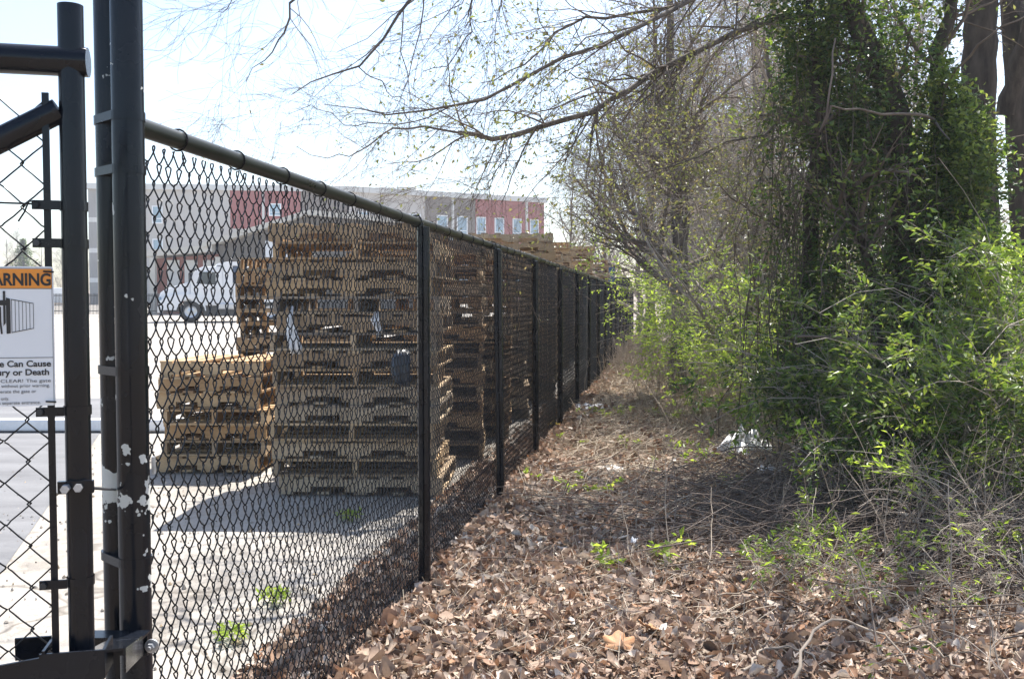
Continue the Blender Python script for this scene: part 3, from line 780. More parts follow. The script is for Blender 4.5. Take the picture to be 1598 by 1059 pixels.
stack(x_, Y+.5, 20, 'C', ['mixed', 'fresh'], [True, False], 'farthest brown stack before the blue object', 'pallets in the farthest stack', seed=10, z0=.005, jit=.03)
# blue barrel crate + dark bin beyond
p = W(953, 425, 31.5)
t_ = thing('blue_crate', (p[0], 31.5, 0), 'small bright blue crate on poles poking above the fence far away', 'crate')
M['blue'] = simple('blue_plastic', (.03, .13, .32), .4)
m = MB(); m.box((p[0], 31.5, p[2]-.1), (.22, .3, .45)); m.box((p[0], 31.5, p[2]+.14), (.26, .34, .04)); m.build('crate_body', M['blue'], t_)
m = MB()
for a in (-.08, .08): m.box((p[0]+a, 31.5, (p[2]-.33)/2), (.03, .25, p[2]-.33))
m.build('support_pole', M['dark'], t_)
p = W(962, 436, 33)
t_ = thing('dark_bin', (p[0], 33, 0), 'dark steel bin with flared rim standing beyond the farthest pallets', 'bin')
m = MB(); m.prism([(p[0]-.55, .0), (p[0]+.35, .0), (p[0]+.42, p[2]), (p[0]-.6, p[2])], 32.6, 33.6); m.build('bin_body', M['dark'], t_, fixn=True)
m = MB(); m.box((p[0]-.09, 33.1, p[2]+.03), (1.12, 1.1, .06)); m.build('bin_rim', M['dark'], t_)

# torn plastic film hanging on the stacks
def film(pts, wd, name, lab, mat, cat='plastic film'):
    pts = np.array(pts); nseg = len(pts); cols = 6; v = []
    for i, p in enumerate(pts):
        w_ = wd[i]
        for j in range(cols):
            u = j/(cols-1)-.5
            v.append((p[0]+u*w_, p[1]+.03*math.sin(j*2.1+i*.9), p[2]+.01*math.sin(j*3+i)))
    f = [(i*cols+j, i*cols+j+1, (i+1)*cols+j+1, (i+1)*cols+j) for i in range(nseg-1) for j in range(cols-1)]
    m = MB(); m.add(v, f); o = m.build(name, mat, smooth=True); s_ = o.modifiers.new('t', 'SOLIDIFY'); s_.thickness = .002; tag(o, lab, cat); return o
film([W(456, 478, 6.98), W(452, 500, 6.96), W(455, 520, 6.97), W(460, 540, 6.96), W(464, 552, 6.98)], [.02, .05, .09, .10, .06], 'plastic_film', 'white torn wrap hanging down the corner of the big pallet stack', M['plastic'])
film([W(588, 486, 6.98), W(585, 500, 6.96), W(592, 515, 6.98), W(590, 524, 6.97)], [.03, .07, .06, .02], 'plastic_film', 'pale wrap scrap stuck to the middle of the big pallet stack', M['plastic'])
M['dkfilm'] = simple('black_plastic', (.03, .04, .055), .3, 0, .3, 30)
film([W(630, 546, 6.5), W(626, 560, 6.45), W(624, 578, 6.48), W(627, 592, 6.45), W(632, 602, 6.5)], [.09, .13, .14, .12, .06], 'black_plastic_sheet', 'dark blue black plastic scrap hanging left of the nearest line post', M['dkfilm'])
# white panel leaning far behind (seen above the tall stack)
# ------------------------------------------------------------------ truck
TY = 46.0; tp = W(298, 503, TY)
tk = thing('white_truck', (tp[0], TY, tp[2]), 'white day cab truck with dark windows parked facing left on the lot', 'truck')
tz = tp[2]
def T(x, y, z): return (tp[0]-x, TY+y, tz+z)
def tprism(poly, a, b): 
    m = MB(); return m.prism([(tp[0]-x, tz+z) for x, z in poly], TY+a, TY+b)
def bev(o, w_=.03, s_=2):
    b = o.modifiers.new('b', 'BEVEL'); b.width = w_; b.segments = s_; b.limit_method = 'ANGLE'; return o
hood = tprism([(1.42, .78), (1.45, 1.1), (1.36, 1.42), (1.1, 1.6), (.5, 1.8), (0, 1.95), (0, 1.0), (.58, 1.0), (.66, .78)], .16, 2.14)
bev(hood.build('hood', M['white'], tk, fixn=True), .05)
arc = [(.66*math.cos(a), .5+.62*math.sin(a)) for a in np.linspace(.15, PI-.1, 12)]
fend = [(1.40, .62), (1.44, 1.05), (1.05, 1.28), (.5, 1.36), (-.1, 1.34), (-.55, 1.15), (-.62, .62)]
poly = [(1.42, .62), (1.44, 1.0), (1.1, 1.25), (.4, 1.36), (-.3, 1.3), (-.66, 1.0)]+[(x, z) for x, z in arc[::-1]]
for a_, b_ in ((.0, .34), (1.96, 2.3)):
    m = MB(); v = []; outer = [(1.42, .6), (1.44, 1.0), (1.15, 1.22), (.75, 1.32), (.35, 1.36), (0, 1.36), (-.3, 1.3), (-.5, 1.18), (-.62, 1.0), (-.68, .75), (-.7, .6), (-.7, .55)]
    n = len(outer)
    ptsv = [T(x, a_, z) for x, z in outer]+[T(x, a_, z) for x, z in arc]+[T(x, b_, z) for x, z in outer]+[T(x, b_, z) for x, z in arc]
    f = [(i, i+1, n+i+1, n+i) for i in range(n-1)]+[(2*n+i, 2*n+i+1, 3*n+i+1, 3*n+i) for i in range(n-1)]+[(i, i+1, 2*n+i+1, 2*n+i) for i in range(n-1)]+[(n+i, n+i+1, 3*n+i+1, 3*n+i) for i in range(n-1)]
    m.add(ptsv, f)
    m.build('fender', M['white'], tk, fixn=True)
cab = tprism([(0, 1.0), (0, 1.95), (-.36, 2.58), (-.6, 2.68), (-1.5, 2.70), (-1.5, .80), (-.35, .80)], .06, 2.24)
bev(cab.build('cab', M['white'], tk, fixn=True), .05)
dz_ = tprism([(-.22, 1.02), (-.22, 1.9), (-.42, 2.45), (-1.2, 2.45), (-1.2, .9), (-.35, .9)], .035, .06)
dr = bev(dz_.build('door', M['white'], tk, fixn=True), .01)
w1 = tprism([(-.27, 1.86), (-.46, 2.42), (-1.16, 2.42), (-1.16, 1.80)], .026, .035).build('side_window', M['glass'], dr, fixn=True)
w1.location = -Vector(dr.location)
m = MB(); m.box(T(-1.08, .02, 1.65), (.14, .03, .03)); m.build('handle', M['dark'], dr)
m = MB(); m.add([T(-.03, .2, 2.0), T(-.03, 2.1, 2.0), T(-.35, 2.05, 2.53), T(-.35, .25, 2.53)], [(0, 1, 2, 3)]); o = m.build('windshield', M['pane'], tk); o.location.x -= .03
tprism([(-.02, 1.93), (-.30, 2.45), (-.22, 2.5), (.03, 1.97)], .03, .10).build('window_post', M['white'], tk, fixn=True)
tprism([(-.30, 2.50), (-.28, 2.60), (.02, 2.50), (.02, 2.46)], .1, 2.2).build('sun_visor', M['dark'], tk, fixn=True)
slp = tprism([(-1.5, .80), (-1.5, 2.72), (-1.62, 2.80), (-1.95, 2.82), (-1.95, .80)], .04, 2.26); bev(slp.build('sleeper_panel', M['white'], tk, fixn=True), .03)
tprism([(-1.97, 1.95), (-1.97, 2.70), (-2.35, 2.70), (-2.35, 1.95)], .10, 2.2).build('navy_panel', M['navy'], tk, fixn=True)
bev(tprism([(-1.2, 2.74), (-1.25, 2.84), (-1.7, 2.92), (-3.05, 2.90), (-3.15, 2.78), (-3.0, 2.72)], .02, 2.28).build('roof_fairing', M['white'], tk, fixn=True), .02)
tprism([(-1.97, .95), (-1.97, 1.9), (-2.5, 1.92), (-2.3, 1.45), (-2.9, 1.2), (-2.9, .95)], .05, 2.25).build('side_fairing', M['white'], tk, fixn=True)
m = MB(); m.box(T(-1.72, .10, .78), (.95, .22, .34)); bev(m.build('fuel_tank', M['rim'], tk), .08, 3)
m = MB(); m.box(T(-.95, .2, .62), (.55, .3, .06)); m.box(T(-.95, .3, .9), (.5, .2, .12)); m.box(T(-1.75, 1.1, .54), (2.3, 1.8, .5)); m.build('step', M['dark'], tk)
m = MB(); m.box(T(1.38, 1.15, .62), (.24, 2.28, .34)); bev(m.build('bumper', M['rim'], tk), .04)
m = MB(); m.box(T(1.47, 1.15, 1.15), (.04, 1.0, .5)); m.build('grille', M['dark'], tk)
for yy in (.22, 2.08):
    m = MB(); m.box(T(1.38, yy, 1.12), (.12, .3, .2)); bev(m.build('headlight', M['pane'], tk), .03)
m = MB(); m.box(T(-2.2, 1.15, .62), (6.6, .9, .22)); m.build('chassis', M['dark'], tk)
m = MB(); m.box(T(-4.2, 1.15, 1.05), (2.6, 2.3, .18)); m.build('flatbed', M['white'], tk)
m = MB(); m.tube([T(.02, -.12, 1.95), T(.05, -.14, 2.2)], .02, 8); m.box(T(.05, -.14, 2.15), (.08, .16, .4)); m.build('mirror', M['dark'], tk)
m = MB(); m.box(T(-2.6, .04, 1.25), (.12, .02, .07)); m.build('marker_lamp', simple('red_lamp', (.5, .03, .02), .3), tk)
for cx, sides in ((0, (.0, 1.95)), (-3.7, (.0, 1.95)), (-4.9, (.0, 1.95))):
    for yy in sides:
        wroot = MB(); a = np.linspace(0, 2*PI, 33)[:-1]
        prof = [(.50, .04), (.52, .09), (.52, .27), (.50, .32)]
        m = MB(); rings = []
        for r_, q in [(.29, .03), (.40, .0), (.49, .03), (.52, .08), (.52, .27), (.49, .32), (.29, .32)]:
            rings.append([T(cx+r_*math.cos(t_), yy+q, .52+r_*math.sin(t_)) for t_ in a])
        n = 32; v = sum(rings, []); f = [(i*n+j, i*n+(j+1) % n, (i+1)*n+(j+1) % n, (i+1)*n+j) for i in range(6) for j in range(n)]
        m.add(v, f)
        wh = bpy.data.objects.new('wheel', None); COL.objects.link(wh); wh.parent = tk; wh.location = (-(cx), yy+.16, .52)
        m.build('tyre', M['tyre'], wh, smooth=True)
        m = MB()
        rr_ = [(.29, .03), (.25, .07), (.20, .09), (.12, .05), (.0001, .03)]
        v = []
        for r_, q in rr_: v += [T(cx+r_*math.cos(t_), yy+q, .52+r_*math.sin(t_)) for t_ in a]
        m.add(v, [(i*n+j, i*n+(j+1) % n, (i+1)*n+(j+1) % n, (i+1)*n+j) for i in range(len(rr_)-1) for j in range(n)])
        m.build('rim', M['rim'], wh, smooth=True)

tk.rotation_euler = (0, 0, .34)
# ------------------------------------------------------------------ far building
def wallmat(name, col): return simple(name, col, .9, 0, .05, .6, spec=.1)
M['beige'] = wallmat('beige_wall', (.50, .465, .43)); M['red'] = wallmat('red_wall', (.30, .07, .065)); M['taupe'] = wallmat('taupe_wall', (.185, .155, .135))
M['band'] = wallmat('pale_band', (.62, .61, .58)); M['gband'] = wallmat('grey_band', (.30, .29, .28)); M['cap'] = wallmat('roof_cap', (.60, .60, .58))
bd = thing('hotel_building', (-20, 105, 0), 'long four storey building with beige, red and taupe panels beyond the lot', 'building')
P0 = W(140, 290, 104); P1 = W(545, 297.5, 107); P2 = W(850, 317, 119)
HT = 13.9
def wing(a, b, segs, wins, pipes):
    a = np.array(a[:2]); b = np.array(b[:2]); d = b-a; Ln = np.linalg.norm(d); d /= Ln; nn = np.array([d[1], -d[0]])
    if nn[1] > 0: nn = -nn
    def s_at(px):
        r = W(px, 400, 1.0)[:2]; # ray dir
        # a + s d = k r
        A_ = np.array([[d[0], -r[0]], [d[1], -r[1]]]); return np.linalg.solve(A_, -a)[0]
    def Bp(s, z, off): p = a+d*s+nn*off; return (p[0], p[1], z)
    def bbox(m, s0, s1, z0, z1, o0, o1):
        v = [Bp(s0, z0, o1), Bp(s1, z0, o1), Bp(s1, z0, o0), Bp(s0, z0, o0), Bp(s0, z1, o1), Bp(s1, z1, o1), Bp(s1, z1, o0), Bp(s0, z1, o0)]
        m.add(v, [(0, 3, 2, 1), (4, 5, 6, 7), (0, 1, 5, 4), (1, 2, 6, 5), (2, 3, 7, 6), (3, 0, 4, 7)])
    for k, (x0, x1, zb, zt, mt) in enumerate(segs):
        m = MB(); bbox(m, s_at(x0), s_at(x1), zb, zt, -12+.01*k, .0); m.build('wall', M[mt], bd)
    m = MB(); bbox(m, s_at(segs[0][0])-.3, s_at(segs[-1][1])+.3, HT-.45, HT+.15, -12.3, .35); m.build('roof_cap', M['cap'], bd)
    for (x0, x1, zb, zt) in wins:
        s0, s1 = s_at(x0), s_at(x1)
        m = MB()
        bbox(m, s0-.12, s0, zb-.12, zt+.12, -.05, .09); bbox(m, s1, s1+.12, zb-.12, zt+.12, -.05, .09)
        bbox(m, s0, s1, zb-.12, zb, -.05, .088); bbox(m, s0, s1, zt, zt+.12, -.05, .088); bbox(m, s0, s1, zb+(zt-zb)*.25-.04, zb+(zt-zb)*.25+.04, -.05, .07)
        fr = m.build('window', M['white'], bd)
        m = MB(); bbox(m, s0, s1, zb, zt, -.04, .03); o = m.build('pane', M['pane'], fr)
    for px_ in pipes:
        s = s_at(px_); m = MB(); bbox(m, s-.12, s+.12, 0, HT-.45, 0, .25); m.build('downpipe', M['band'], bd)
def zpx(py, Y): return CAMH+(469-py)*Y/1500
segs = []
for k in range(8): segs.append((139, 157, k*1.65, k*1.65+(1.65 if k < 7 else HT-.45-7*1.65), 'gband' if k % 2 else 'band'))
segs = [(139, 157, 0, 3.4, 'gband'), (139, 157, 3.4, 3.9, 'band'), (139, 157, 3.9, 6.6, 'gband'), (139, 157, 6.6, 7.1, 'band'), (139, 157, 7.1, 9.9, 'gband'), (139, 157, 9.9, 10.4, 'band'), (139, 157, 10.4, HT-.45, 'gband'),
        (157, 360, 0, HT-.45, 'beige'), (360, 470, 9.3, HT-.45, 'red'), (360, 470, 0, 9.3, 'beige'), (470, 545, 0, HT-.45, 'taupe')]
wins1 = []
for py0, py1 in ((324, 348), (375, 397), (428, 450)):
    for x0 in (240,): wins1.append((x0, x0+13, zpx(py1, 105), zpx(py0, 105)))
wins1.append((422, 438, zpx(336, 106), zpx(320, 106)))
wing(P0, P1, segs, wins1, (412,))
segs = [(545, 663, 0, 11.4, 'beige'), (545, 663, 11.4, HT-.45, 'beige'), (663, 742, 0, HT-.45, 'taupe'), (742, 849, 0, HT-.45, 'red')]
wins2 = []
for (x0, x1) in ((640, 655), (683, 697), (714, 728), (744.5, 756.5), (773, 785), (801, 812), (828, 839)):
    for z_ in (9.1, 5.7, 2.4): wins2.append((x0, x1, z_, z_+2.15))
for (x0, x1) in ((560, 575), (600, 616)):
    for z_ in (9.1, 5.7, 2.4): wins2.append((x0, x1, z_, z_+2.15))
wing(P1, P2, segs, wins2, (706, 821))
m = MB(); 
for x_ in (600, 634): m.box((W(x_, 295, 112)[0], 113, HT+.35), (2.2, 1.6, .7))
m.build('roof_unit', M['band'], bd)

# ------------------------------------------------------------------ low annex with gable
M['brick'] = simple('red_brick', (.22, .075, .055), .9, 0, .2, 6, .2); M['cream'] = wallmat('cream_trim', (.55, .52, .46)); M['shed'] = wallmat('shed_wall', (.13, .115, .10))
AY = 62.0
an = thing('gabled_garage', (W(400, 469, AY)[0], AY, .6), 'low brick and taupe garage with pale fascia and gable behind the truck', 'building')
def AX(px, Y=AY): return W(px, 469, Y)[0]
def AZ(py, Y=AY): return CAMH+(469-py)*Y/1500
x0, x1, x2, x3 = AX(241), AX(346), AX(486), AX(655)
m = MB(); m.add([(x0, AY, 0), (x1, AY, 0), (x1, AY, AZ(396)), (x0, AY, AZ(404)), (x0, AY+10, 0), (x1, AY+10, 0), (x1, AY+10, AZ(396)), (x0, AY+10, AZ(404))], [(0, 1, 2, 3), (3, 2, 6, 7), (0, 3, 7, 4)]); m.build('brick_wall', M['brick'], an)
m = MB(); m.add([(x1, AY-.4, 0), (x3, AY-.4, 0), (x3, AY-.4, AZ(352)), (x2, AY-.4, AZ(337)), (x1, AY-.4, AZ(385))], [(0, 1, 2), (0, 2, 3), (0, 3, 4)]); m.add([(x1, AY-.4, 0), (x1, AY+10, 0), (x1, AY+10, AZ(380)), (x1, AY-.4, AZ(380)), ], [(0, 1, 2, 3)]); m.build('gable_wall', M['shed'], an)
# roof slabs with pale fascia
def slab2(m, pa, pb, y0, y1, th):
    v = [(pa[0], y0, pa[1]), (pb[0], y0, pb[1]), (pb[0], y1, pb[1]), (pa[0], y1, pa[1])]; v2 = [(x, y, z+th) for x, y, z in v]
    m.add(v+v2, [(0, 3, 2, 1), (4, 5, 6, 7), (0, 1, 5, 4), (1, 2, 6, 5), (2, 3, 7, 6), (3, 0, 4, 7)])
m = MB(); slab2(m, (AX(232), AZ(402)), (x1-.3, AZ(394)), AY-.9, AY+10, .42); m.build('porch_roof', M['cream'], an)
m = MB(); slab2(m, (x1-.9, AZ(388)), (x2, AZ(338)), AY-1.0, AY+10, .32); slab2(m, (x2, AZ(338)), (x3+.5, AZ(353)), AY-1.0, AY+10, .32); m.build('gable_roof', M['cream'], an)
for a_, b_ in ((262, 281), (289, 309), (318, 338)):
    m = MB(); m.box(((AX(a_)+AX(b_))/2, AY-.03, AZ(452)/2+AZ(406)/2-.6), (AX(b_)-AX(a_), .05, AZ(406)-AZ(452)+1.2)); m.build('garage_door', M['band'], an)
m = MB(); m.box(((AX(418)+AX(452))/2, AY-.45, (AZ(377)+AZ(402))/2), (AX(452)-AX(418), .08, AZ(377)-AZ(402))); m.build('vent_panel', M['white'], an)
for px_ in (246, 346):
    m = MB(); m.box((AX(px_), AY-.7, AZ(402)/2), (.35, .35, AZ(402))); m.build('porch_column', M['cream'], an)

# black picket fence at the far side of the lot
pf = thing('picket_fence', (AX(150, 58), 58, .5), 'thin black picket fence along the far edge of the lot', 'fence')
m = MB()
for px_ in np.arange(60, 262, 2.2): 
    q = AX(px_, 58); m.box((q, 58, AZ(474, 58)), (.03, .03, 1.25))
m.build('pickets', M['dark'], pf)
m = MB()
for z_ in (AZ(461, 58), AZ(485, 58)): m.box(((AX(60, 58)+AX(262, 58))/2, 58, z_), (AX(262, 58)-AX(60, 58), .05, .05))
m.build('picket_rail', M['dark'], pf)
# low white shed roof far left
ws = thing('white_trailer', (AX(85, 95), 95, .9), 'low white box trailer parked beyond the lot left of the posts', 'trailer')
m = MB(); m.box((AX(85, 95), 95, AZ(461, 95)), (5.5, 2.2, 1.5)); bev(m.build('trailer_box', M['white'], ws), .08)
m = MB(); m.box((AX(85, 95), 95, AZ(471, 95)+.1), (5.0, 1.6, .35)); m.build('trailer_chassis', M['dark'], ws)
# stop line / kerb stone strip in the lot seen right of the stile
kb = MB(); kb.box((W(120, 668, 10.6)[0], W(120, 668, 10.6)[1], .07), (3.2, .16, .13)); o = bev(kb.build('wheel_stop', M['plastic']), .02); tag(o, 'long white wheel stop lying on the lot behind the posts', 'wheel stop')
# weeds in the lot
# ------------------------------------------------------------------ vegetation tools
def interp_poly(P, idx, t):
    Mn = P.shape[1]; q = t*(Mn-1); i = np.minimum(q.astype(int), Mn-2); f = (q-i)[:, None]
    a = P[idx, i]; b = P[idx, i+1]; return a*(1-f)+b*f, norm(b-a), i, f[:, 0]
def rdir(n): return norm(rng.normal(0, 1, (n, 3)))
def grow(P, R, n, L, ang=(.5, 1.1), M_=5, bias=(0, 0, .0), wig=.22, t=(.15, 1.0), rs=.55, tip=.35, taper_len=.5, rmin=.0007):
    N = len(P); idx = np.repeat(np.arange(N), n); K = len(idx)
    tt = rng.uniform(t[0], t[1], K); p, tan, i, f = interp_poly(P, idx, tt)
    r0 = (R[idx, i]*(1-f)+R[idx, i+1]*f)*rs
    a = rng.uniform(ang[0], ang[1], K)[:, None]; perp = np.cross(tan, rdir(K)); perp = norm(perp)
    d = norm(tan*np.cos(a)+perp*np.sin(a)+np.array(bias)*.6)
    ln = rng.uniform(L[0], L[1], K)*(1-taper_len*tt); st = (ln/(M_-1))[:, None]
    Q = np.zeros((K, M_, 3)); Q[:, 0] = p
    for k in range(1, M_):
        d = norm(d+rng.normal(0, wig, (K, 3))+np.array(bias)*.35); Q[:, k] = Q[:, k-1]+d*st
    RR = np.maximum(r0[:, None]*np.linspace(1, tip, M_)[None, :], rmin)
    return Q, RR
def cr(pts, n):
    """smooth resample of a control polyline"""
    P = np.array(pts, float); m = len(P); E = np.vstack([2*P[0]-P[1], P, 2*P[-1]-P[-2]])
    out = []
    for t_ in np.linspace(0, m-1, n):
        i = min(int(t_), m-2); f = t_-i; a, b, c, d = E[i:i+4]
        out.append(.5*((2*b)+(-a+c)*f+(2*a-5*b+4*c-d)*f*f+(-a+3*b-3*c+d)*f**3))
    return np.array(out)
def limb(pts, r0, r1, n=12, jit=.02):
    P = cr(pts, n); P[1:-1] += rng.normal(0, jit, (n-2, 3)); return P[None], np.linspace(r0, r1, n)[None]
def pl(*a):   # pixel triples -> world
    return [W(*q) for q in a]
def leaves(mb, C, size, aspect=.42, up=.5, droop=0.0, fold=.25, sizev=.35, dirs=None):
    n = len(C); s = size*(1+rng.uniform(-sizev, sizev, n))
    d = rdir(n) if dirs is None else norm(dirs+rng.normal(0, .6, (n, 3))); d[:, 2] = d[:, 2]*.6-droop; d = norm(d)
    nrm = norm(rng.normal(0, 1, (n, 3))+np.array([0, 0, up*2.5])); sdv = norm(np.cross(d, nrm)); nn = np.cross(sdv, d)
    s = s[:, None]
    b = C; t_ = C+d*s; mid = C+d*s*.45
    l = mid+sdv*s*aspect*.5+nn*s*fold*.3; r = mid-sdv*s*aspect*.5+nn*s*fold*.3
    tp_ = t_-nn*s*.12
    V_ = np.stack([b, l, tp_, r], 1).reshape(-1, 3); o = (np.arange(n)*4)[:, None]
    mb.add(V_, np.vstack([o+np.array([0, 1, 2]), o+np.array([0, 2, 3])]))
def on(P, k, spread, t=(.2, 1)):
    idx = np.repeat(np.arange(len(P)), k); p, tan, _, _ = interp_poly(P, idx, rng.uniform(t[0], t[1], len(idx)))
    return p+rng.normal(0, spread, p.shape), tan
def pick(P, R, frac):
    k = max(1, int(len(P)*frac)); i = rng.choice(len(P), k, replace=False); return P[i], R[i]
def wood(root, name, sets, mat, k=(8,), **kw):
    m = MB()
    for (P, R), kk in zip(sets, k): m.add(*tubes(P, R, kk))
    return m.build(name, mat, root, smooth=True, **kw)

def clump_mask(C, sc_=2.2, thr=0.0, seed=3):
    return smooth_noise(C[:, 0]*sc_+C[:, 1]*.7, C[:, 2]*sc_+C[:, 1]*1.1, seed) > thr

# ---------------- the big tree whose limbs reach over the fence (T1)
Y1 = 8.6
t1 = thing('overhanging_tree', W(1265, 720, Y1), 'slender tree with long limbs and budding twigs reaching left over the fence', 'tree')
trunk = limb(pl((1265, 735, Y1), (1266, 640, Y1), (1258, 520, Y1), (1262, 380, Y1+.05), (1280, 200, Y1+.1), (1300, 40, Y1+.1), (1310, -180, Y1), (1330, -420, Y1)), .085, .05, 22, .008)
wood(t1, 'trunk', [trunk], M['bark'], (12,))
LA = []
def L_(pts, r0, r1, n=14, jit=.015): LA.append(limb(pl(*pts), r0*.52, r1*.75, n, jit))
L_([(1285, 20, 8.6), (1180, 40, 8.3), (1060, 95, 8.0), (985, 140, 7.8), (940, 162, 7.7), (880, 186, 7.6), (815, 208, 7.5), (760, 215, 7.45), (715, 207, 7.4)], .05, .024)
L_([(715, 207, 7.4), (670, 198, 7.35), (630, 202, 7.3), (600, 211, 7.25), (578, 228, 7.2), (560, 240, 7.2), (537, 241, 7.2), (500, 244, 7.15), (462, 228, 7.1)], .018, .003)
L_([(1290, -60, 8.6), (1160, -30, 8.0), (1060, 5, 7.6), (1000, 38, 7.3), (925, 80, 7.1), (850, 108, 7.0), (770, 150, 6.9), (700, 168, 6.8), (640, 178, 6.8), (570, 166, 6.7), (505, 163, 6.7)], .045, .003)
L_([(700, 168, 6.8), (660, 190, 6.8), (600, 195, 6.8), (540, 190, 6.7), (490, 172, 6.7), (450, 178, 6.7)], .010, .002)
L_([(1160, -30, 8.0), (1020, 18, 7.8), (930, 26, 7.6), (880, 45, 7.5), (845, 82, 7.4), (800, 115, 7.3), (750, 130, 7.3)], .030, .004)
L_([(1160, -60, 8.0), (1000, -90, 7.2), (880, -110, 6.6), (760, -80, 6.3), (690, -50, 6.1), (640, 0, 6.0), (600, 50, 6.0), (560, 105, 5.9), (500, 122, 5.9), (455, 148, 5.9)], .040, .003)
L_([(760, -80, 6.3), (640, -70, 5.8), (540, -60, 5.6), (470, -10, 5.5), (447, 40, 5.5), (432, 70, 5.5), (410, 100, 5.5), (384, 128, 5.5)], .022, .002)
L_([(880, -110, 6.6), (800, -60, 6.6), (740, -10, 6.7), (733, 30, 6.7), (735, 55, 6.7), (715, 85, 6.7), (690, 100, 6.7), (660, 112, 6.7)], .016, .003)
L_([(800, 212, 7.45), (790, 250, 7.4), (770, 275, 7.4), (748, 297, 7.4), (720, 285, 7.35), (675, 278, 7.3)], .010, .002)
L_([(560, 105, 5.9), (600, 140, 6.0), (630, 170, 6.1), (650, 192, 6.1)], .007, .003)
L_([(540, -60, 5.6), (470, -60, 5.4), (400, -40, 5.2), (360, 0, 5.2), (340, 18, 5.2)], .012, .002)
L_([(1300, 40, 8.6), (1230, 180, 8.4), (1120, 230, 8.2), (1030, 262, 8.1), (980, 268, 8.1), (930, 262, 8.0), (870, 225, 7.9)], .022, .003)
L_([(1262, 380, 8.6), (1190, 340, 8.5), (1110, 290, 8.5), (1060, 245, 8.6)], .020, .005)
# high limbs above the picture that shade the strip
L_([(1330, -420, 8.6), (1400, -900, 8.6), (1380, -1500, 8.4)], .05, .01)
wood(t1, 'limb', [l for l in LA], M['bark2'], (9,)*len(LA))
P = np.vstack([cr(l[0][0], 14)[None] for l in LA]); R = np.vstack([np.interp(np.linspace(0, 1, 14), np.linspace(0, 1, l[1].shape[1]), l[1][0])[None] for l in LA])
B1 = grow(P, R, 8, (.5, 1.5), (.4, 1.0), 7, (-.12, -.05, -.10), .19, (.12, 1), .45, .3)
B2 = grow(*B1, 5, (.25, .8), (.4, 1.0), 6, (-.12, 0, -.10), .22, (.1, 1), .55, .35, rmin=.0010)
B3 = grow(*B2, 3, (.12, .4), (.35, .9), 4, (-.1, 0, -.08), .25, (.1, 1), .65, .4, rmin=.0008)
xs_ = P.copy()
D1 = grow(P, R, 34, (.5, 1.6), (.4, 1.2), 7, (-.05, .0, -.12), .2, (.0, 1), .4, .3); kk = (D1[0][:, 0, 0] > -.35) & ((D1[0][:, 0, 0] > .7) | (rng.uniform(0, 1, len(D1[0])) < .5)) & (D1[0][:, 0, 2] < 4.6); D1 = (D1[0][kk], D1[1][kk])
D2 = grow(*D1, 7, (.25, .8), (.4, 1.1), 6, (-.03, 0, -.16), .24, (.05, 1), .55, .35, rmin=.0010)
D3 = grow(*D2, 3, (.12, .4), (.35, .9), 4, (0, 0, -.12), .25, (.1, 1), .65, .4, rmin=.0008)
wood(t1, 'branch', [D1, D2, D3], M['twig'], (4, 3, 3))
wood(t1, 'branch', [B1, B2], M['twig'], (5, 3)); wood(t1, 'twig', [B3], M['twig'], (3,))
m = MB(); C, Tn = on(B3[0], 4, .02, (.2, 1)); keep = (C[:, 0] > -1.0+rng.normal(0, .4, len(C))) & (rng.uniform(0, 1, len(C)) < np.clip((C[:, 0]+1.2)/2.4, .08, .65)); leaves(m, C[keep], .034, .5, .3, .25, dirs=Tn[keep])
C, Tn = on(D3[0], 3, .02, (.2, 1)); kk = (rng.uniform(0, 1, len(C)) < np.clip((C[:, 0]+.6)/2.2, .05, .8)) & clump_mask(C, 1.5, -.25, 4); leaves(m, C[kk], .036, .5, .3, .25, dirs=Tn[kk])
m.build('foliage', M['leaf_o'], t1)

shade_limbs = [limb([(2.7, 8.9, 4.9), (1.7, 9.2, 5.4), (.7, 9.3, 5.5), (-.3, 9.4, 5.2), (-1.2, 9.5, 4.9)], .045, .008), limb([(2.8, 8.8, 5.8), (2.2, 10.6, 6.4), (1.5, 12.0, 6.7), (.6, 12.8, 6.6)], .045, .008), limb([(2.7, 8.8, 4.6), (1.9, 8.2, 4.9), (1.2, 7.9, 5.0)], .03, .006)]  # unseen leafy limbs added above the view to cast shade bands on the path
wood(t1, 'limb', shade_limbs, M['bark2'], (8,)*3)
HP = np.vstack([cr(q[0][0], 12)[None] for q in shade_limbs]); HR = np.vstack([np.linspace(.03, .008, 12)[None]]*3)
H1 = grow(HP, HR, 18, (.4, 1.1), (.4, 1.2), 6, (0, 0, .03), .2, (.1, 1), .5, .3); H1[0][:, :, 2] = np.maximum(H1[0][:, :, 2], 1.75+.313*H1[0][:, :, 1]); H2 = grow(*H1, 7, (.2, .6), (.4, 1.1), 5, (0, 0, .02), .2, (.1, 1), .5, .4, rmin=.001)
wood(t1, 'branch', [H1, H2], M['twig'], (4, 3)); m = MB(); C, Tn = on(H2[0], 9, .05, (.1, 1)); kk = clump_mask(C, 1.7, -.1, 14); leaves(m, C[kk], .055, .55, .4, .2); m.build('foliage', M['leaf_o'], t1)

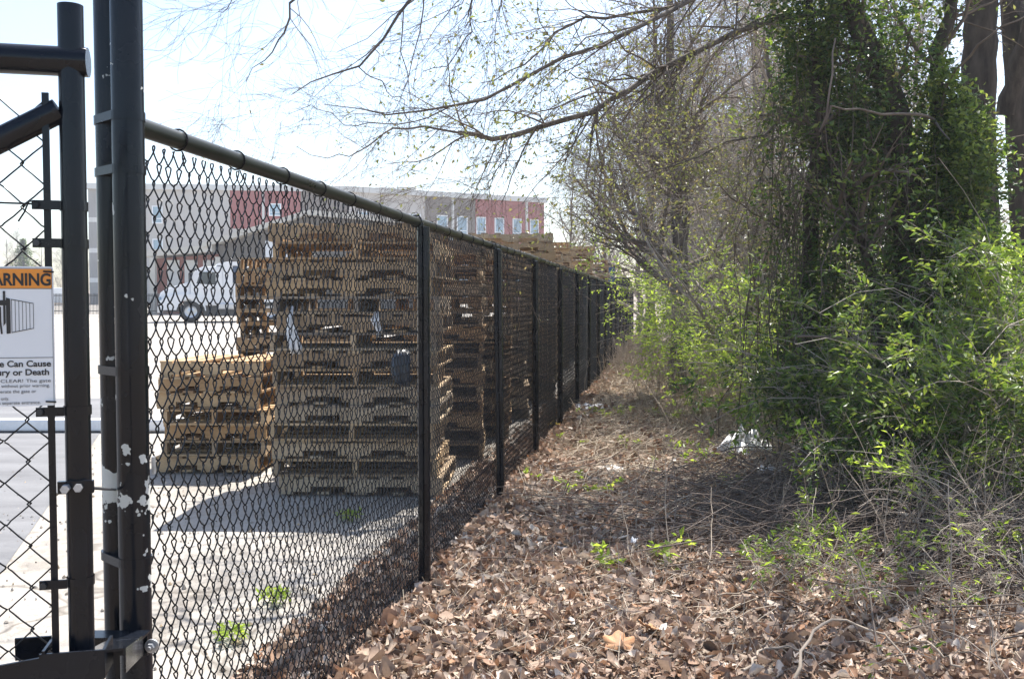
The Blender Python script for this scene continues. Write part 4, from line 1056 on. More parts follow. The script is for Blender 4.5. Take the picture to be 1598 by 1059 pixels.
# ---------------- generic bare tree (twiggy, pale), several shapes, copied down the strip
def bare_tree(name, loc, H, label, r0=.12, n1=26, n2=8, n3=6, n4=3, mat='twig', lean=(0, 0), leaf=None, leafn=0, low=.18, spread=1.0, group=None, tw=.003, seed=None):
    x, y, z = loc
    root = thing(name, loc, label, 'tree', group)
    tr = limb([(x, y, z-.1), (x+lean[0]*.3+rng.normal(0, .05), y, z+H*.3), (x+lean[0]*.6, y+lean[1]*.5+rng.normal(0, .1), z+H*.62), (x+lean[0], y+lean[1], z+H)], r0, r0*.2, 16, .03)
    a = grow(*tr, n1, (H*.22*spread, H*.46*spread), (.5, 1.15), 8, (0, 0, .10), .13, (low, .98), .5, .25, .5)
    b = grow(*a, n2, (H*.10, H*.24), (.4, 1.0), 6, (0, 0, .02), .17, (.15, 1), .5, .35, .4, rmin=tw)
    c = grow(*b, n3, (H*.05, H*.12), (.4, 1.0), 5, (0, 0, -.02), .2, (.1, 1), .6, .4, .4, rmin=tw*.8)
    wood(root, 'trunk', [tr], M['bark2'], (10,))
    wood(root, 'branch', [a, b], M[mat], (5, 3))
    sets = [c]; last = c
    if n4: d = grow(*c, n4, (H*.03, H*.06), (.3, .9), 3, (0, 0, -.04), .2, (.1, 1), .7, .5, .3, rmin=tw*.7); sets.append(d); last = d
    wood(root, 'twig', sets, M[mat], (3, 3))
    if leaf:
        m = MB(); C, Tn = on(last[0], leafn, .02); k = rng.uniform(0, 1, len(C)) < .7; leaves(m, C[k], leaf[1], .5, .3, .2, dirs=Tn[k]); m.build('foliage', M[leaf[0]], root)
    return root
# near thicket trees, each its own
def g0(x, y): return (x, y, float(ground_z(np.array([x]), np.array([y]))[0]))
T5 = bare_tree('thicket_tree', g0(W(1062, 500, 14.5)[0], 14.5), 7.4, 'bare twiggy tree with dark straight trunk in the middle of the thicket', .15, 30, 8, 6, 3, 'twig', (-.2, .2), ('leaf_o', .05), 1, low=.2, tw=.0032)
T6 = bare_tree('thicket_tree', g0(W(1170, 600, 12.0)[0], 12.0), 5.8, 'leaning bare tree with pale twigs between the vine tree and dark trunk', .09, 28, 8, 6, 3, 'twigl', (.3, .2), ('leaf_o', .045), 1, low=.12, tw=.0028)
T7 = bare_tree('thicket_tree', g0(W(1010, 520, 24)[0], 24), 8.0, 'tall bare tree near the fence end with a cloud of grey twigs', .11, 22, 7, 5, 3, 'twigl', (.3, 0), None, 0, low=.1, tw=.0045)
grp = 'bare trees crowding beyond the strip'
far = [(3.2, 18.5, .95, .4), (4.6, 17, 1.15, 2.2), (5.6, 21.5, 1.2, 1.1), (3.9, 25, 1.1, 3.0), (6.5, 15.5, 1.1, 4.2), (4.4, 30, 1.2, 5.0), (7.4, 26, 1.3, .9), (9.5, 20, 1.25, 2.7), (6.4, 33, 1.2, 1.7), (5.2, 39, 1.15, 3.6), (8.9, 34, 1.4, 5.6), (12, 29, 1.4, .2), (7.2, 44, 1.3, 4.4), (11, 42, 1.5, 1.4), (4.5, 48, 1.2, 2.0), (15, 38, 1.5, 3.3), (8.0, 12.6, .9, 1.9), (9.0, 54, 1.5, .5), (14, 50, 1.6, 2.4), (3.5, 56, 1.1, 4.9), (19, 45, 1.6, 1.2), (6.2, 60, 1.2, 5.3), (11, 16, 1.1, 3.9), (14, 24, 1.3, 5.8), (7.0, 30, 1.0, 3.1)]
far = [q for q in far if q[:2] not in ((9.5, 20), (8.0, 12.6), (11, 16), (14, 24), (6.5, 15.5), (3.9, 25), (3.2, 18.5), (4.6, 17))]
far += [(5.6, 15.2, .72, 2.9), (4.9, 18.5, .8, 1.0), (5.4, 27.5, .9, .3), (5.3, 24, .7, 4.1), (6.6, 20, .7, 2.2), (8.0, 25, .75, .6), (5.6, 32, .8, 3.4), (5.0, 21, .6, 5.5)]
pr = [bare_tree('bare_tree', (0, 0, 0), 8.5, 'bare grey twiggy tree of the thicket beyond the leafy strip', .12, 22, 7, 5, 2, mt_, (.3*s_, .1), None, 0, low=.1, group=grp, tw=.005) for mt_, s_ in (('twigl', 1), ('twig', -1))]
for i, (x, y, s_, rz_) in enumerate(far):
    p = pr[i % 2]
    if i < 2: p.location = g0(x, y); p.rotation_euler = (0, 0, rz_); p.scale = (s_,)*3
    else: copy_thing(p, g0(x, y), rz_, s_)
# distant trees beyond the lot on the left
grp2 = 'distant trees beyond the lot'
for k, (px_, Y_, s_) in enumerate([(8, 130, .95), (32, 140, 1.05), (70, 125, .85), (100, 135, 1.0), (125, 140, .95), (-40, 130, 1.1), (-110, 125, 1.0)]):
    q = copy_thing(pr[k % 2], (W(px_, 469, Y_)[0], Y_, 0.5), k*1.3, s_*1.15, 'pale bare tree in the row far beyond the parking lot'); q['group'] = grp2
# distant conifer behind the gate
cf = thing('distant_conifer', (W(38, 469, 118)[0], 118, .5), 'dark green conifer standing far beyond the lot above the sign', 'tree')
m = MB(); cx, cy = W(38, 469, 118)[0], 118
m.tube([(cx, cy, .5), (cx, cy, 9)], [.25, .05], 8); m.build('trunk', M['bark'], cf)
n = 2600; h = rng.uniform(0, 1, n)**.9; a = rng.uniform(0, 2*PI, n); rr_ = (1-h**1.6)*2.3*rng.uniform(.1, 1, n)*(1+.45*np.sin(h*31+a*2)+.3*np.sin(a*5+h*9))+.1
m = MB(); leaves(m, np.stack([cx+rr_*np.cos(a), cy+rr_*np.sin(a), 1.5+h*7.4-rr_*.15], -1), .35, .35, .3); m.build('crown', M['leaf_d'], cf)

# ---------------- vine covered trunk mass right of the strip (T2), leaning trunk inside
Y2 = 8.2
t2 = thing('vine_covered_tree', W(1440, 740, Y2), 'dark leaning tree smothered in hanging green vines from top to ground', 'tree')
tr = [limb(pl((1450, 745, Y2), (1445, 600, Y2), (1425, 440, Y2), (1410, 260, Y2), (1392, 160, Y2), (1352, 70, Y2), (1320, -20, Y2), (1280, -260, Y2)), .15, .07, 22, .015),
      limb(pl((1430, 450, Y2), (1462, 300, Y2+.1), (1466, 200, Y2), (1470, 60, Y2), (1500, -120, Y2)), .08, .04, 16, .015),
      limb(pl((1380, 745, Y2-.1), (1372, 600, Y2-.1), (1360, 420, Y2), (1300, 260, Y2), (1270, 80, Y2), (1240, -150, Y2)), .05, .03, 16, .015)]
wood(t2, 'trunk', tr, M['bark'], (14, 12, 10))
lb_ = [limb(pl((1466, 220, Y2), (1452, 186, Y2-.3), (1420, 178, Y2-.6), (1350, 175, Y2-.9), (1297, 165, Y2-1.1)), .017, .006, 10, .01),
       limb(pl((1466, 250, Y2), (1480, 130, Y2-.3), (1520, 80, Y2-.6), (1560, 45, Y2-.8), (1610, 20, Y2-.9)), .013, .005, 10, .01),
       limb(pl((1297, 165, Y2-1.1), (1285, 200, Y2-1.1), (1300, 120, Y2-1.1), (1304, 60, Y2-1.0)), .010, .006, 8, .01),
       limb(pl((1460, 190, Y2-.3), (1470, 205, Y2-.6), (1482, 218, Y2-.8)), .010, .004, 6, .0)]
wood(t2, 'limb', lb_, M['twig'], (8,)*4)
crown2 = grow(np.vstack([cr(t_[0][0], 12)[None] for t_ in tr]), np.vstack([np.linspace(.09, .04, 12)[None]]*3), 11, (.5, 1.4), (.4, 1.2), 8, (-.1, -.05, .04), .2, (.4, .95), .4, .3)
tw2 = grow(*crown2, 7, (.3, .9), (.4, 1.1), 5, (0, 0, -.1), .2, (.1, 1), .5, .4, rmin=.0013)
wood(t2, 'branch', [crown2, tw2], M['twig'], (5, 3))
# hanging vine strands
def strands(root, x0, x1, y0, y1, zt, zb, n, mat='vine', r=(.0018, .006), sway=.08, name='vine_strand'):
    xs = rng.uniform(x0, x1, n); ys = rng.uniform(y0, y1, n); top = zt+rng.normal(0, .5, n); bot = np.maximum(zb, zb+rng.exponential(.35, n)-.05)
    k = 12; u = np.linspace(0, 1, k); P = np.zeros((n, k, 3)); w_ = np.cumsum(rng.normal(0, sway, (n, k, 2)), 1)
    P[:, :, 0] = xs[:, None]+w_[..., 0]; P[:, :, 1] = ys[:, None]+w_[..., 1]; P[:, :, 2] = top[:, None]*(1-u)+bot[:, None]*u
    R = rng.uniform(*r, n)[:, None]*np.linspace(.7, 1.1, k)[None]; m = MB(); m.add(*tubes(P, R, 4)); m.build(name, M[mat], root, smooth=True); return P, R
xa_, xb_ = W(1345, 600, Y2)[0], W(1500, 600, Y2)[0]
S1 = strands(t2, xa_, xb_, Y2-.5, Y2+.6, 2.6, .05, 60, sway=.07)
S2 = strands(t2, W(1190, 600, Y2)[0], W(1360, 600, Y2)[0], Y2-.3, Y2+.9, 3.2, .1, 36, sway=.08)
sd3 = grow(*S1, 9, (.1, .5), (.5, 1.4), 5, (0, -.1, -.2), .35, (.0, 1), .7, .5, rmin=.001)
sd4 = grow(*S2, 9, (.1, .5), (.5, 1.4), 5, (0, -.1, -.2), .35, (.0, 1), .7, .5, rmin=.001)
wood(t2, 'tendril', [sd3, sd4], M['vine'], (3, 3))
# foliage: sample points on tendrils and trunks, clumpy
m = MB()
C, Tn = on(sd3[0], 9, .05, (0, 1)); k = clump_mask(C, 2.2, -.05); leaves(m, C[k], .052, .55, .5, .15)
C, Tn = on(sd4[0], 4, .05, (0, 1)); k = clump_mask(C, 2.4, -.1); leaves(m, C[k], .048, .55, .5, .15)
def mass(mb, paths, n, rad, size, thr=-.1, seed=2, t=(.02, 1), sc_=2.6, sq=(1, 1, 1)):
    for P_ in paths:
        idx = np.zeros(n, int); p, tan, _, _ = interp_poly(P_, idx, rng.uniform(t[0], t[1], n))
        q = norm(rng.normal(0, 1, (n, 3)))*(rng.uniform(.15, 1, n)**.5*rad)[:, None]*np.array(sq); C_ = p+q*(1+.45*np.sin(p[:, 2:3]*4+seed)); C_[:, 2] -= .1
        k_ = (smooth_noise(C_[:, 0]*sc_+seed, C_[:, 2]*sc_*.8+C_[:, 1]*1.7, seed) > thr) & (smooth_noise(C_[:, 1]*3.1, C_[:, 2]*2.2+C_[:, 0], seed+5) > thr-.25)
        leaves(mb, C_[k_], size, .5, .4, .2)
mass(m, [tr[0][0]], 32000, .50, .050, -.02, 2, sc_=1.8)
mass(m, [tr[2][0]], 26000, .44, .046, .0, 3, sc_=1.8)
mass(m, [tr[1][0]], 18000, .42, .050, -.02, 4, (0, .75), 1.8)
mass(m, [limb(pl((1345, 30, Y2), (1330, 120, Y2+.3), (1350, 260, Y2+.3), (1330, 420, Y2+.3), (1400, 560, Y2-.2)), .1, .1)[0]], 28000, .58, .05, -.02, 6)
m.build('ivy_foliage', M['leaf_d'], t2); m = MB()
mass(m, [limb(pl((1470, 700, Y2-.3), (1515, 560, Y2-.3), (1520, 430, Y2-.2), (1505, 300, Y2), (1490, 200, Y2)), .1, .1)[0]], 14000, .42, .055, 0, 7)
m.build('sun_tinted_foliage', M['leaf_y'], t2)  # yellower leaf colour stands in for sunlight on the right edge
m = MB()
C, Tn = on(tw2[0], 9, .09, (0, 1)); k = clump_mask(C, 1.8, -.05, 8) & (C[:, 2] > 2.0); leaves(m, C[k], .06, .5, .5, .2)
C, Tn = on(crown2[0], 34, .14, (0.1, 1)); k = clump_mask(C, 1.8, -.1, 8); leaves(m, C[k], .06, .5, .5, .2)
mass(m, [limb(pl((1330, -60, Y2), (1400, 40, Y2-.2), (1440, 130, Y2-.2), (1480, 260, Y2-.2), (1530, 330, Y2-.2), (1540, 420, Y2-.2)), .1, .1)[0]], 16000, .36, .055, .05, 9)
mass(m, [limb(pl((1250, -60, Y2), (1290, 20, Y2), (1345, 60, Y2)), .1, .1)[0]], 8000, .45, .05, .0, 10)
m.build('vine_foliage', M['leaf_g'], t2)

# hanging vines over T1's trunk
tv = thing('hanging_vine', W(1262, 740, Y1), 'tangle of thin vines with small green leaves wrapped round the slender trunk', 'vine')
S3 = strands(tv, W(1195, 600, Y1)[0], W(1325, 600, Y1)[0], Y1-.5, Y1+.3, 3.6, .08, 34, sway=.06, name='vine_stem')
sd5 = grow(*S3, 10, (.1, .45), (.5, 1.4), 5, (0, -.1, -.1), .3, (0, 1), .7, .5, rmin=.001)
wood(tv, 'tendril', [sd5], M['vine'], (3,))
m = MB(); C, Tn = on(sd5[0], 7, .05, (0, 1)); k = clump_mask(C, 2.0, -.1, 5); leaves(m, C[k], .045, .5, .5, .2); mass(m, [trunk[0]], 28000, .45, .045, -.02, 12, (.12, .8), 1.8); m.build('foliage', M['leaf_d'], tv)

# ---------------- big trunks at the upper right
def big_trunk(name, pts, r0, r1, label, limbs, forks=True):
    root = thing(name, pl(pts[0])[0], label, 'tree')
    t_ = limb(pl(*pts), r0, r1, 20, .006); wood(root, 'trunk', [t_], M['bark'], (20,))
    ls = [limb(pl(*q), a, b, 12, .02) for q, a, b in limbs]
    if ls: wood(root, 'limb', ls, M['bark'], (9,)*len(ls))
    al = np.vstack([cr(q[0][0], 12)[None] for q in ls]+[cr(t_[0][0], 12)[None]]); ar = np.vstack([np.linspace(.06, .02, 12)[None]]*len(al))
    a = grow(al, ar, 6, (.8, 2.4), (.4, 1.1), 8, (0, 0, .03), .16, (.35, 1), .5, .3)
    b = grow(*a, 6, (.4, 1.1), (.4, 1.1), 5, (0, 0, -.06), .18, (.1, 1), .5, .4, rmin=.0015)
    c = grow(*b, 3, (.2, .5), (.4, 1.0), 4, (0, 0, -.06), .2, (.1, 1), .6, .4, rmin=.0013)
    wood(root, 'branch', [a, b], M['twig'], (5, 3)); wood(root, 'twig', [c], M['twig'], (3,))
    m = MB(); C, Tn = on(c[0], 2, .03); leaves(m, C, .045, .5, .4, .2); m.build('foliage', M['leaf_o'], root)
    return root
big_trunk('big_tree', [(1545, 640, 10.6), (1530, 400, 10.6), (1526, 200, 10.6), (1528, 80, 10.6), (1532, 0, 10.6), (1540, -260, 10.6), (1500, -620, 10.4)], .21, .14, 'thick rough barked trunk rising out of frame at the upper right',
          [([(1532, 20, 10.6), (1500, -60, 10.4), (1430, -180, 10.0), (1300, -330, 9.2), (1150, -420, 8.4)], .09, .02), ([(1538, -150, 10.6), (1600, -280, 10.0), (1700, -420, 9.2)], .09, .03), ([(1500, -60, 10.4), (1440, 15, 10.0), (1425, -10, 9.8), (1380, -40, 9.4)], .03, .01), ([(1520, -420, 10.4), (1480, -900, 9.4), (1300, -1500, 8.5)], .1, .03)])
big_trunk('forked_tree', [(1608, 640, 12.4), (1600, 420, 12.4), (1590, 240, 12.4), (1584, 100, 12.4), (1575, 0, 12.4), (1545, -300, 12.4)], .17, .11, 'grey trunk half hidden behind the thick trunk at the right edge',
          [([(1570, 180, 12.4), (1600, 60, 12.2), (1640, -60, 12)], .13, .07), ([(1560, -40, 12.4), (1620, 40, 11.5), (1680, 60, 11)], .12, .08)])

# ---------------- shrubs
def shrub(name, base, n, H, spread, label, leafm, lsize, lper, stemm='twigl', cat='shrub', up=.12, twigs=(6, 4), aim=(0, 0), L=None, rad=.006, aspect=.42, group=None, clump=None, sh=.25):
    bx, by, bz = base; root = thing(name, base, label, cat, group)
    st = []
    k = 9
    a = rng.uniform(0, 2*PI, n); b = np.stack([bx+rng.normal(0, spread*sh, n), by+rng.normal(0, spread*sh, n), np.full(n, bz-.02)], -1)
    d = norm(np.stack([np.cos(a)*.5+aim[0], np.sin(a)*.5+aim[1], np.full(n, 1.0)], -1)); P = np.zeros((n, k, 3)); P[:, 0] = b
    ln = H*rng.uniform(.7, 1.35, n)/(k-1)
    drop = np.stack([np.cos(a)*spread*.22, np.sin(a)*spread*.22, -.26*np.ones(n)], -1)
    for q in range(1, k):
        d = norm(d+drop*(q/k)+rng.normal(0, .10, (n, 3))); P[:, q] = P[:, q-1]+d*ln[:, None]
    P[:, :, 2] = np.maximum(P[:, :, 2], bz+.03)
    R = rng.uniform(.6, 1.2, n)[:, None]*rad*np.linspace(1, .35, k)[None]
    s1 = grow(P, R, twigs[0], (H*.15, H*.42), (.4, 1.2), 6, (0, 0, up), .2, (.2, 1), .6, .4, rmin=.0011)
    s2 = grow(*s1, twigs[1], (H*.06, H*.18), (.4, 1.1), 4, (0, 0, up*.6), .2, (.1, 1), .7, .5, rmin=.0009)
    wood(root, 'stem', [(P, R), s1, s2], M[stemm], (5, 3, 3))
    m = MB(); C, Tn = on(s2[0], lper, lsize*.3, (.1, 1)); 
    if clump is not None: kk = clump_mask(C, 1.6, clump, int(n)); C, Tn = C[kk], Tn[kk]
    leaves(m, C, lsize, aspect, .5, 0, dirs=Tn)
    C, Tn = on(s1[0], max(1, lper//2), lsize*.3, (.2, 1)); leaves(m, C, lsize*1.05, aspect, .5, 0, dirs=Tn)
    m.build('foliage', M[leafm], root); return root
def sb(px, Y): x = W(px, 600, Y)[0]; return g0(x, Y)
sh_g = [((1195, 13.2), 64, 2.1, 'bright yellow green shrub arching toward the path in front of dark trunk', .048),
        ((1240, 11.6), 64, 2.05, 'bright leafy shrub between the arching shrub and the slender vine trunk', .046),
        ((1205, 17.5), 60, 1.9, 'bright green shrub nearest the fence end with tips over the rail', .06),
        ((1240, 9.9), 34, 1.6, 'loose light green shrub just left of the slender vine trunk', .042),
        ((1150, 15.5), 45, 2.8, 'tall pale green shrub behind the arching shrubs', .055)]
for (px_, Y_), n, H, lab, ls in sh_g: shrub('honeysuckle_shrub', sb(px_, Y_), n, H, 1.0, lab, 'leaf_y', ls, 7, aim=(.02, 0), clump=-.45)
for (px_, Y_), n, H, lab in [((1215, 22), 60, 2.6, 'pale green shrub behind the arching ones with its top under the bare trees'), ((1135, 34), 60, 2.4, 'distant grey green shrub closing the end of the strip'), ((1180, 19), 60, 3.2, 'far shrub filling the thicket behind the bare trees on the right'), ((1480, 13), 60, 2.8, 'shrub deep behind the thick trunk at the right'), ((1175, 27), 40, 2.0, 'far green shrub at the end of the leafy strip'), ((1330, 9.6), 40, 2.2, 'dim green shrub behind the slender trunk and vines'), ((1260, 12.5), 50, 2.6, 'leafy shrub filling the gap behind the slender vine trunk')]:
    shrub('thicket_shrub', sb(px_, Y_), n, H, 1.0, lab, 'leaf_y', .055, 3, clump=-.2)
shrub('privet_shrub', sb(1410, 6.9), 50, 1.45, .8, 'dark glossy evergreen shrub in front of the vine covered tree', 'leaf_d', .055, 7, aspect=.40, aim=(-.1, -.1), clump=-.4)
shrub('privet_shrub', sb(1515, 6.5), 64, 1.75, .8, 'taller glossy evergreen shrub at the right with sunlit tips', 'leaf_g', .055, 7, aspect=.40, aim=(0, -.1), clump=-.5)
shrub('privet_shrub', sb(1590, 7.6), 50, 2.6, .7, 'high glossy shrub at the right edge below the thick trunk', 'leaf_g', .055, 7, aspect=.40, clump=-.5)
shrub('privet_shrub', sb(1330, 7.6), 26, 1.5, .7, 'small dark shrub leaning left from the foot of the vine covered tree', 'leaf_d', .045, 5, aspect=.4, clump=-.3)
# low foreground shrubs
shrub('low_bush', sb(1290, 4.75), 18, .45, 1.0, 'low sprawling green bush in the leaf litter, leftmost of the near bushes', 'leaf_g', .034, 4, aspect=.34, up=.06, clump=-.1, rad=.003)
shrub('low_bush', sb(1430, 4.4), 18, .5, 1.2, 'low green bush with pale new shoots near the bottom right', 'leaf_y', .034, 4, aspect=.32, up=.08, clump=.0, rad=.003)
shrub('low_bush', sb(1555, 4.9), 20, .85, 1.0, 'knee high green bush at the right edge with bare stems', 'leaf_g', .036, 3, aspect=.32, up=.08, clump=.1, rad=.004)
shrub('low_bush', sb(1590, 4.0), 12, .5, 1.2, 'green sprig bush in the bottom right corner', 'leaf_g', .032, 4, aspect=.34, up=.08, clump=.0, rad=.003)
shrub('low_bush', sb(1520, 5.6), 14, 1.0, 1.0, 'yellow tipped sprouting bush below the glossy shrubs', 'leaf_y', .042, 3, aspect=.32, up=.1, clump=.15, rad=.004)
# seedlings on the path
for px_, py_, Y_, H, lab in [(1085, 745, 7.9, .38, 'small broad leaved seedling standing in the middle of the strip'), (985, 905, 5.0, .22, 'tiny seedling beside a dead stem left of centre path'), (1030, 590, 18, .45, 'pair of fresh shoots far down the strip')]:
    shrub('seedling', sb(px_, Y_), 5, H, .6, lab, 'leaf_y', .05, 2, aspect=.5, cat='seedling', twigs=(3, 2), rad=.002)
for px_, Y_, lab in [(545, 6.3, 'small green weed tuft on the concrete just left of the nearest line post'), (368, 4.05, 'green weed tuft on pale concrete nearest the gate'), (425, 4.5, 'small green weed between the two tufts on the concrete')]:
    x = W(px_, 700, Y_)[0]; shrub('weed_tuft', (x, Y_, 0.0), 8, .09, .10, lab, 'leaf_y', .03, 3, cat='weed', twigs=(3, 2), rad=.0015, aspect=.3)
for i in range(9):
    x = rng.uniform(.2, 2.6); y = rng.uniform(5.0, 12)
    if x < FX(y)+.4: x = FX(y)+.6
    shrub('ground_sprout', g0(x, y), 5, .14, 1.0, 'low green sprout growing through the dead leaves of the strip', 'leaf_y', .035, 3, cat='weed', twigs=(3, 2), rad=.0012, aspect=.5, group='green sprouts on the strip')

# ---------------- dead stems, one by one
stems = [((1003, 775, 6.6), (1020, 900, 5.2), (1035, 985, 4.6), 'pale thin dead stem leaning left in mid strip, nearest the centre'),
         ((1038, 715, 5.4), (1045, 860, 5.1), (1055, 975, 4.7), 'upright thin grey stem just right of the leaning pale stem'),
         ((970, 780, 5.4), (985, 880, 5.1), (990, 960, 4.9), 'brown upright stem beside the tiny seedling'),
         ((1110, 760, 5.3), (1112, 850, 5.0), (1098, 960, 4.8), 'brown stem standing among twigs in mid strip'),
         ((1155, 840, 4.6), (1190, 905, 4.4), (1196, 985, 4.3), 'hooked tan stem left of the low bushes'),
         ((1480, 748, 4.1), (1484, 900, 3.95), (1487, 1050, 3.85), 'tall straight grey stem in front of the right bushes'),
         ((1538, 925, 3.7), (1550, 1000, 3.6), (1560, 1075, 3.5), 'short pale stem near the bottom right corner'),
         ((1325, 912, 4.3), (1345, 955, 4.2), (1360, 1000, 4.1), 'thin dry stem at the foot of the leftmost low bush'),
         ((850, 880, 5.0), (868, 925, 4.8), (880, 960, 4.7), 'short tan stem right of the nearest line post'),
         ((1232, 690, 7.9), (1245, 740, 7.8), (1250, 790, 7.6), 'short bare stick beside the white plastic at the thicket edge'),
         ((1555, 980, 3.6), (1546, 1030, 3.5), (1540, 1080, 3.4), 'curved grey stem at the very bottom right')]
def ontog(p):
    return p
for a, b, c, lab in stems:
    P3 = pl(a, b, c); gz_ = float(ground_z(np.array([P3[2][0]]), np.array([P3[2][1]]))[0]); P3[2][2] = gz_-.01
    P_ = cr(P3, 10); P_[1:-1] += rng.normal(0, .006, (8, 3)); R_ = np.linspace(.0018, .0042, 10)
    rt = thing('dead_weed', P3[2], lab, 'dead weed')
    m = MB(); m.tube(P_, R_, 6)
    s1 = grow(P_[None][:, ::-1], R_[None][:, ::-1], 5, (.08, .28), (.4, .9), 5, (0, 0, .1), .2, (.35, 1), .6, .4, rmin=.0009); m.add(*tubes(*s1, 3)); m.build('stem', M['stem'], rt, smooth=True)
# arching vines and sticks lying on the ground
sticks = [([(1240, 1059, 3.45), (1262, 990, 3.6), (1310, 968, 3.75), (1375, 985, 3.7), (1420, 1045, 3.5)], .007, 'arched brown vine loop at the bottom centre right'),
          ([(1160, 1045, 3.5), (1190, 1015, 3.65), (1250, 1012, 3.7), (1290, 1045, 3.6)], .006, 'smaller bent vine left of the arched vine loop'),
          ([(1120, 928, 4.4), (1180, 920, 4.5), (1240, 925, 4.5), (1262, 935, 4.45)], .004, 'thin straight twig lying left of the low bushes'),
          ([(1400, 800, 5.4), (1450, 825, 5.2), (1490, 842, 5.1), (1560, 850, 5.0)], .011, 'pale dead branch slanting into the right bushes'),
          ([(1180, 850, 5.4), (1250, 820, 5.5), (1340, 805, 5.6), (1420, 800, 5.7)], .010, 'long dead branch on the brush pile, upper one'),
          ([(1150, 870, 5.2), (1240, 845, 5.3), (1300, 825, 5.4)], .012, 'dark dead branch at the left end of the brush pile'),
          ([(1380, 870, 5.0), (1405, 840, 5.1), (1428, 815, 5.2)], .007, 'short stick leaning across the brush pile'),
          ([(820, 820, 6.2), (900, 822, 6.1), (1010, 824, 6.0), (1060, 812, 6.1)], .018, 'straight dark branch lying across the strip in the shade'),
          ([(850, 790, 6.75), (890, 794, 6.7), (930, 798, 6.6)], .012, 'grey stick near the second line post'),
          ([(980, 752, 7.5), (1080, 748, 7.6), (1200, 745, 7.7), (1300, 730, 7.9)], .014, 'long branch lying from mid strip to the thicket foot'),
          ([(1085, 650, 10.5), (1140, 690, 9.2), (1210, 720, 8.4)], .012, 'dead branch slanting down the thicket edge behind the plastic'),
          ([(1245, 525, 6.6), (1290, 526, 6.6), (1340, 530, 6.7), (1400, 545, 6.8)], .010, 'bare horizontal branch poking left out of the glossy shrub'),
          ([(800, 735, 7.9), (860, 742, 7.7), (905, 752, 7.5)], .012, 'short log half buried beside the fence foot'),
          ([(1395, 690, 6.9), (1330, 740, 6.4), (1290, 770, 6.2), (1230, 760, 6.4)], .009, 'curved bare vine hanging to the brush pile'),
          ([(1500, 1040, 3.4), (1440, 1000, 3.6), (1380, 1000, 3.7)], .005, 'thin curved twig under the bottom right bushes')]
for pts, r, lab in sticks:
    Pw = np.array(pl(*pts)); gzz = ground_z(Pw[:, 0], Pw[:, 1])+r
    Pw[:, 2] = np.maximum(Pw[:, 2], gzz)
    P_ = cr(Pw, 14); P_[1:-1] += rng.normal(0, .007, (12, 3)); R_ = np.linspace(r, r*.5, 14)*rng.uniform(.9, 1.1, 14)
    rt = thing('fallen_branch', Pw[0], lab, 'branch'); m = MB(); m.tube(P_, R_, 7); m.build('bough', M['vine'] if 'dark' in lab or 'log' in lab else M['stem'] if 'pale' in lab or 'twig' in lab or 'vine' in lab else M['twig'], rt, smooth=True)
    s1 = grow(P_[None], R_[None], 7, (.1, .35), (.4, .9), 5, (0, 0, .05), .2, (.1, 1), .5, .4, rmin=.001); wood(rt, 'side_twig', [s1], M['twig'], (3,))
# brush pile: uncountable thin twigs heaped at the thicket foot
n = 3200; cx = rng.normal(2.5, .8, n); cy = 5.7+rng.normal(0, .75, n)+(cx-2.5)*-.1; a = rng.uniform(0, 2*PI, n); a = np.where(rng.uniform(0, 1, n) < .6, rng.normal(.2, .5, n), a)
ln = rng.uniform(.2, .9, n); e = rng.normal(.06, .22, n); d = np.stack([np.cos(a)*np.cos(e), np.sin(a)*np.cos(e), np.sin(e)], -1)
p0 = np.stack([cx, cy, ground_z(cx, cy)+.02+rng.exponential(.06, n)], -1); P = np.zeros((n, 6, 3)); P[:, 0] = p0
for k in range(1, 6): d = norm(d+rng.normal(0, .12, (n, 3))); P[:, k] = P[:, k-1]+d*(ln/5)[:, None]
P[:, :, 2] = np.maximum(P[:, :, 2], (ground_z(P[:, :, 0], P[:, :, 1])+.01))
m = MB(); m.add(*tubes(P, rng.uniform(.0012, .005, n)[:, None]*np.linspace(1, .5, 6)[None], 4)); o = m.build('brush_pile', M['twig'], smooth=True); tag(o, 'heap of thin grey brown twigs at the foot of the thicket', 'brush', kind='stuff')
# thin standing dead weeds along the thicket edge
n = 1100; yy = rng.uniform(4.6, 24, n); xx = 2.3+rng.normal(0, .6, n)+.3; h_ = rng.uniform(.2, .9, n); d = norm(np.stack([rng.normal(0, .35, n), rng.normal(0, .35, n), np.ones(n)], -1)); P = np.zeros((n, 6, 3)); P[:, 0] = np.stack([xx, yy, ground_z(xx, yy)], -1)
for k in range(1, 6): d = norm(d+rng.normal(0, .10, (n, 3))); P[:, k] = P[:, k-1]+d*(h_/5)[:, None]
R = rng.uniform(.001, .0028, n)[:, None]*np.linspace(1, .5, 6)[None]*(1+yy[:, None]/12); s1 = grow(P, R, 3, (.1, .3), (.4, 1), 4, (0, 0, .05), .2, (.3, 1), .7, .5, rmin=.001)
m = MB(); m.add(*tubes(P, R, 3)); m.add(*tubes(*s1, 3)); o = m.build('dead_weeds', M['stem'], smooth=True); tag(o, 'thin tan dead weeds standing along the thicket edge', 'weeds', kind='stuff')

